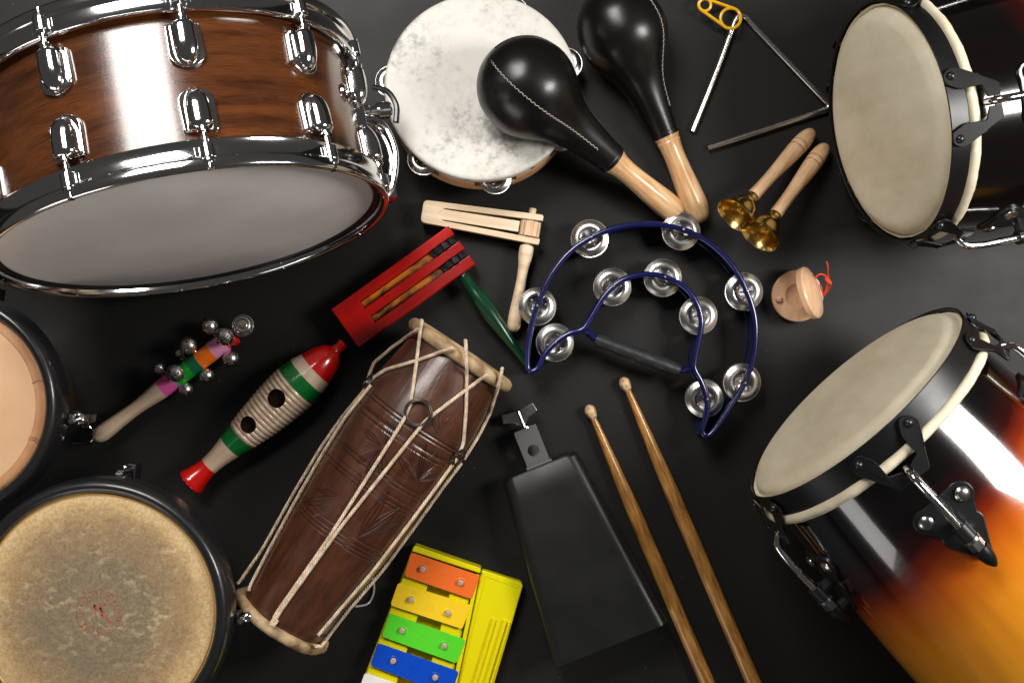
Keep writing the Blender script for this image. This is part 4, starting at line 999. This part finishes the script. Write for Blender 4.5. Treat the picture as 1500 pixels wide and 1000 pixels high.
# ------------------------------------------------------------------ toy glockenspiel
def glock():
    fr = flat(640, 900, .012, 1, 0); T = Thing('toy_glockenspiel', 'bright yellow toy glockenspiel with coloured metal bars, cut off by the bottom edge', 'glockenspiel', fr)
    def f(zt): 
        def g(x, y, z): w = P(x, y, zt); w.z = z; return fr.l(w)
        return g
    ext = lambda p, q, y: (p[0] + (q[0] - p[0]) * (y - p[1]) / (q[1] - p[1]), y)   # extend an edge to row y
    YB = 1130
    TL, TM, TR = (606, 798), (705, 832), (767.5, 853.5)
    BL = ext((601, 804), (528.6, 1000), YB); BR = ext((767.5, 853.5), (724, 1000), YB); D0 = (709, 838); D1 = ext((709, 838), (673, 1000), YB)
    lerp = lambda a, b, t: (a[0] + (b[0] - a[0]) * t, a[1] + (b[1] - a[1]) * t)
    # floor of the tray
    T.part('tray_floor', prism(NB(), [TL, TM, D1, BL], .001, .004, f(.012)), M_yel)
    # walls and rails
    def strip(name, poly, z0, z1, r=0, bev=1.6, m=M_yel): return T.part(name, prism(NB(), rpoly(poly, r, 4) if r else poly, z0, z1, f(z1)), m, bevel=bev, seg=3)
    strip('end_wall', [TL, TM, lerp(TM, D1, .026), lerp(TL, BL, .026)], .002, .0225, [7, 7, 0, 0], 2.2)
    L0, L1 = lerp(TL, BL, .03), BL
    def col(t0, t1, s0=.03, s1=1.): return [lerp(lerp(TL, BL, s0), lerp(TM, D1, s0), t0), lerp(lerp(TL, BL, s0), lerp(TM, D1, s0), t1), lerp(lerp(TL, BL, s1), lerp(TM, D1, s1), t1), lerp(lerp(TL, BL, s1), lerp(TM, D1, s1), t0)]
    strip('rail', col(.01, .36, .045), .002, .0165); strip('rail', col(.66, .93, .045), .002, .0165)
    strip('side_wall', col(.945, .995, .035), .002, .0205, 0, 1.2)
    strip('end_block', col(.36, .42, .042, .075), .002, .0168, 0, .5); strip('end_block', col(.62, .66, .042, .075), .002, .0168, 0, .5)
    # mallet panel on the right
    strip('mallet_panel', [(705, 834), TR, BR, D1], .001, .0150, [5, 8, 0, 0], 2.4)
    e = lambda x0, y0, s=-.305: (x0 + s * (YB - y0), YB)
    for x0, y0, w in ((722, 905, 5), (738, 907, 5), (745.5, 910, 2.5)):
        strip('panel_rib', [(x0, y0), (x0 + w, y0 + w * .3), (e(x0 + w, y0)[0], YB), (e(x0, y0)[0], YB)], .0145, .0185, [2, 2, 0, 0], .8)
    b = NB(); g_ = f(.0155); tube(b, [g_(712, 843, .0152), g_(759, 860, .0152)], .9, 6); tube(b, [g_(711, 843, .0152), g_(*D1, .0152)], .9, 6); T.part('raised_edge', b, M_yel)
    bars = [('orange', [(602, 808.5), (703.5, 843), (691, 877.5), (592, 843)]), ('amber', [(583, 852.6), (690.5, 886), (677, 921), (571.5, 886)]),
            ('green', [(570, 897.5), (682.5, 936.5), (669, 971.5), (559.5, 932)]), ('blue', [(553.5, 941), (672.5, 983), (660, 1018), (542, 974)]), ('white', [(534, 984.5), (660, 1028), (647, 1066), (522, 1021)])]
    pegs = [((618.8, 833), (674.8, 853)), ((601.8, 878), (656.3, 897.8)), ((589.2, 923), (650.6, 945.4)), ((575.9, 967.4), (637.5, 991.6)), ((560, 1010), (624, 1034))]
    glyph = {'orange': [((-6, 5), (6, 5)), ((6, 5), (6, 0)), ((6, 0), (-5, 0)), ((-5, 0), (-6, -5)), ((-6, -5), (6, -5))], 'amber': [((-6, 6), (6, 6)), ((-6, 0), (6, 0)), ((-6, -6), (6, -6)), ((6, 6), (6, -6))],
             'green': [((-3, 4.5), (3, 4.5)), ((-5, -4.5), (4, -4.5))], 'blue': [((6 * cos(k * .785), 6 * sin(k * .785)), (6 * cos(k * .785 + .5), 6 * sin(k * .785 + .5))) for k in range(8)], 'white': [((-4, 4), (4, 4))]}
    for (c, poly), pg in zip(bars, pegs):
        bar = T.part('bar', prism(NB(), rpoly(poly, 5, 5), .0190, .0212, f(.0212)), M_bar[c], bevel=.5, label=c.replace('amber', 'yellow') + ' metal bar')
        for (x, y) in pg:
            q = f(.024)(x, y, 0); zz = lambda h: (h - .012) / fr.u
            b = lathe(NB(), [(zz(.0165), 3), (zz(.0238), 3), (zz(.0244), 3.9), (zz(.0236), 3.9)][:2] + [(zz(.0232), 4.4), (zz(.0246), 4.2), (zz(.0252), 3), (zz(.0253), 0)], 20, 'z', org=(q.x, q.y, 0)); mesh_obj('peg', b, M_peg, bar, fr.u)
            b = lathe(NB(), [(zz(.02125), 7), (zz(.02165), 5.4), (zz(.0213), 4.2)], 24, 'z', org=(q.x, q.y, 0)); mesh_obj('peg_ring', b, M_bar[c], bar, fr.u)
        cx = (pg[0][0] + pg[1][0]) / 2; cy = (pg[0][1] + pg[1][1]) / 2; q = f(.0212)(cx, cy, .0213); rot = radians(-19)
        b = NB()
        for (x0, y0), (x1, y1) in glyph[c]:
            R2 = lambda x, y: q + Vector((x * cos(rot) - y * sin(rot), x * sin(rot) + y * cos(rot), 0)) * .85
            tube(b, [R2(x0, y0), R2(x1, y1)], .45, 6)
        mesh_obj('stamped_note', b, M_bar[c], bar, fr.u)
glock()

# ------------------------------------------------------------------ render settings
S.render.engine = 'CYCLES'; S.cycles.max_bounces = 8; S.cycles.glossy_bounces = 5
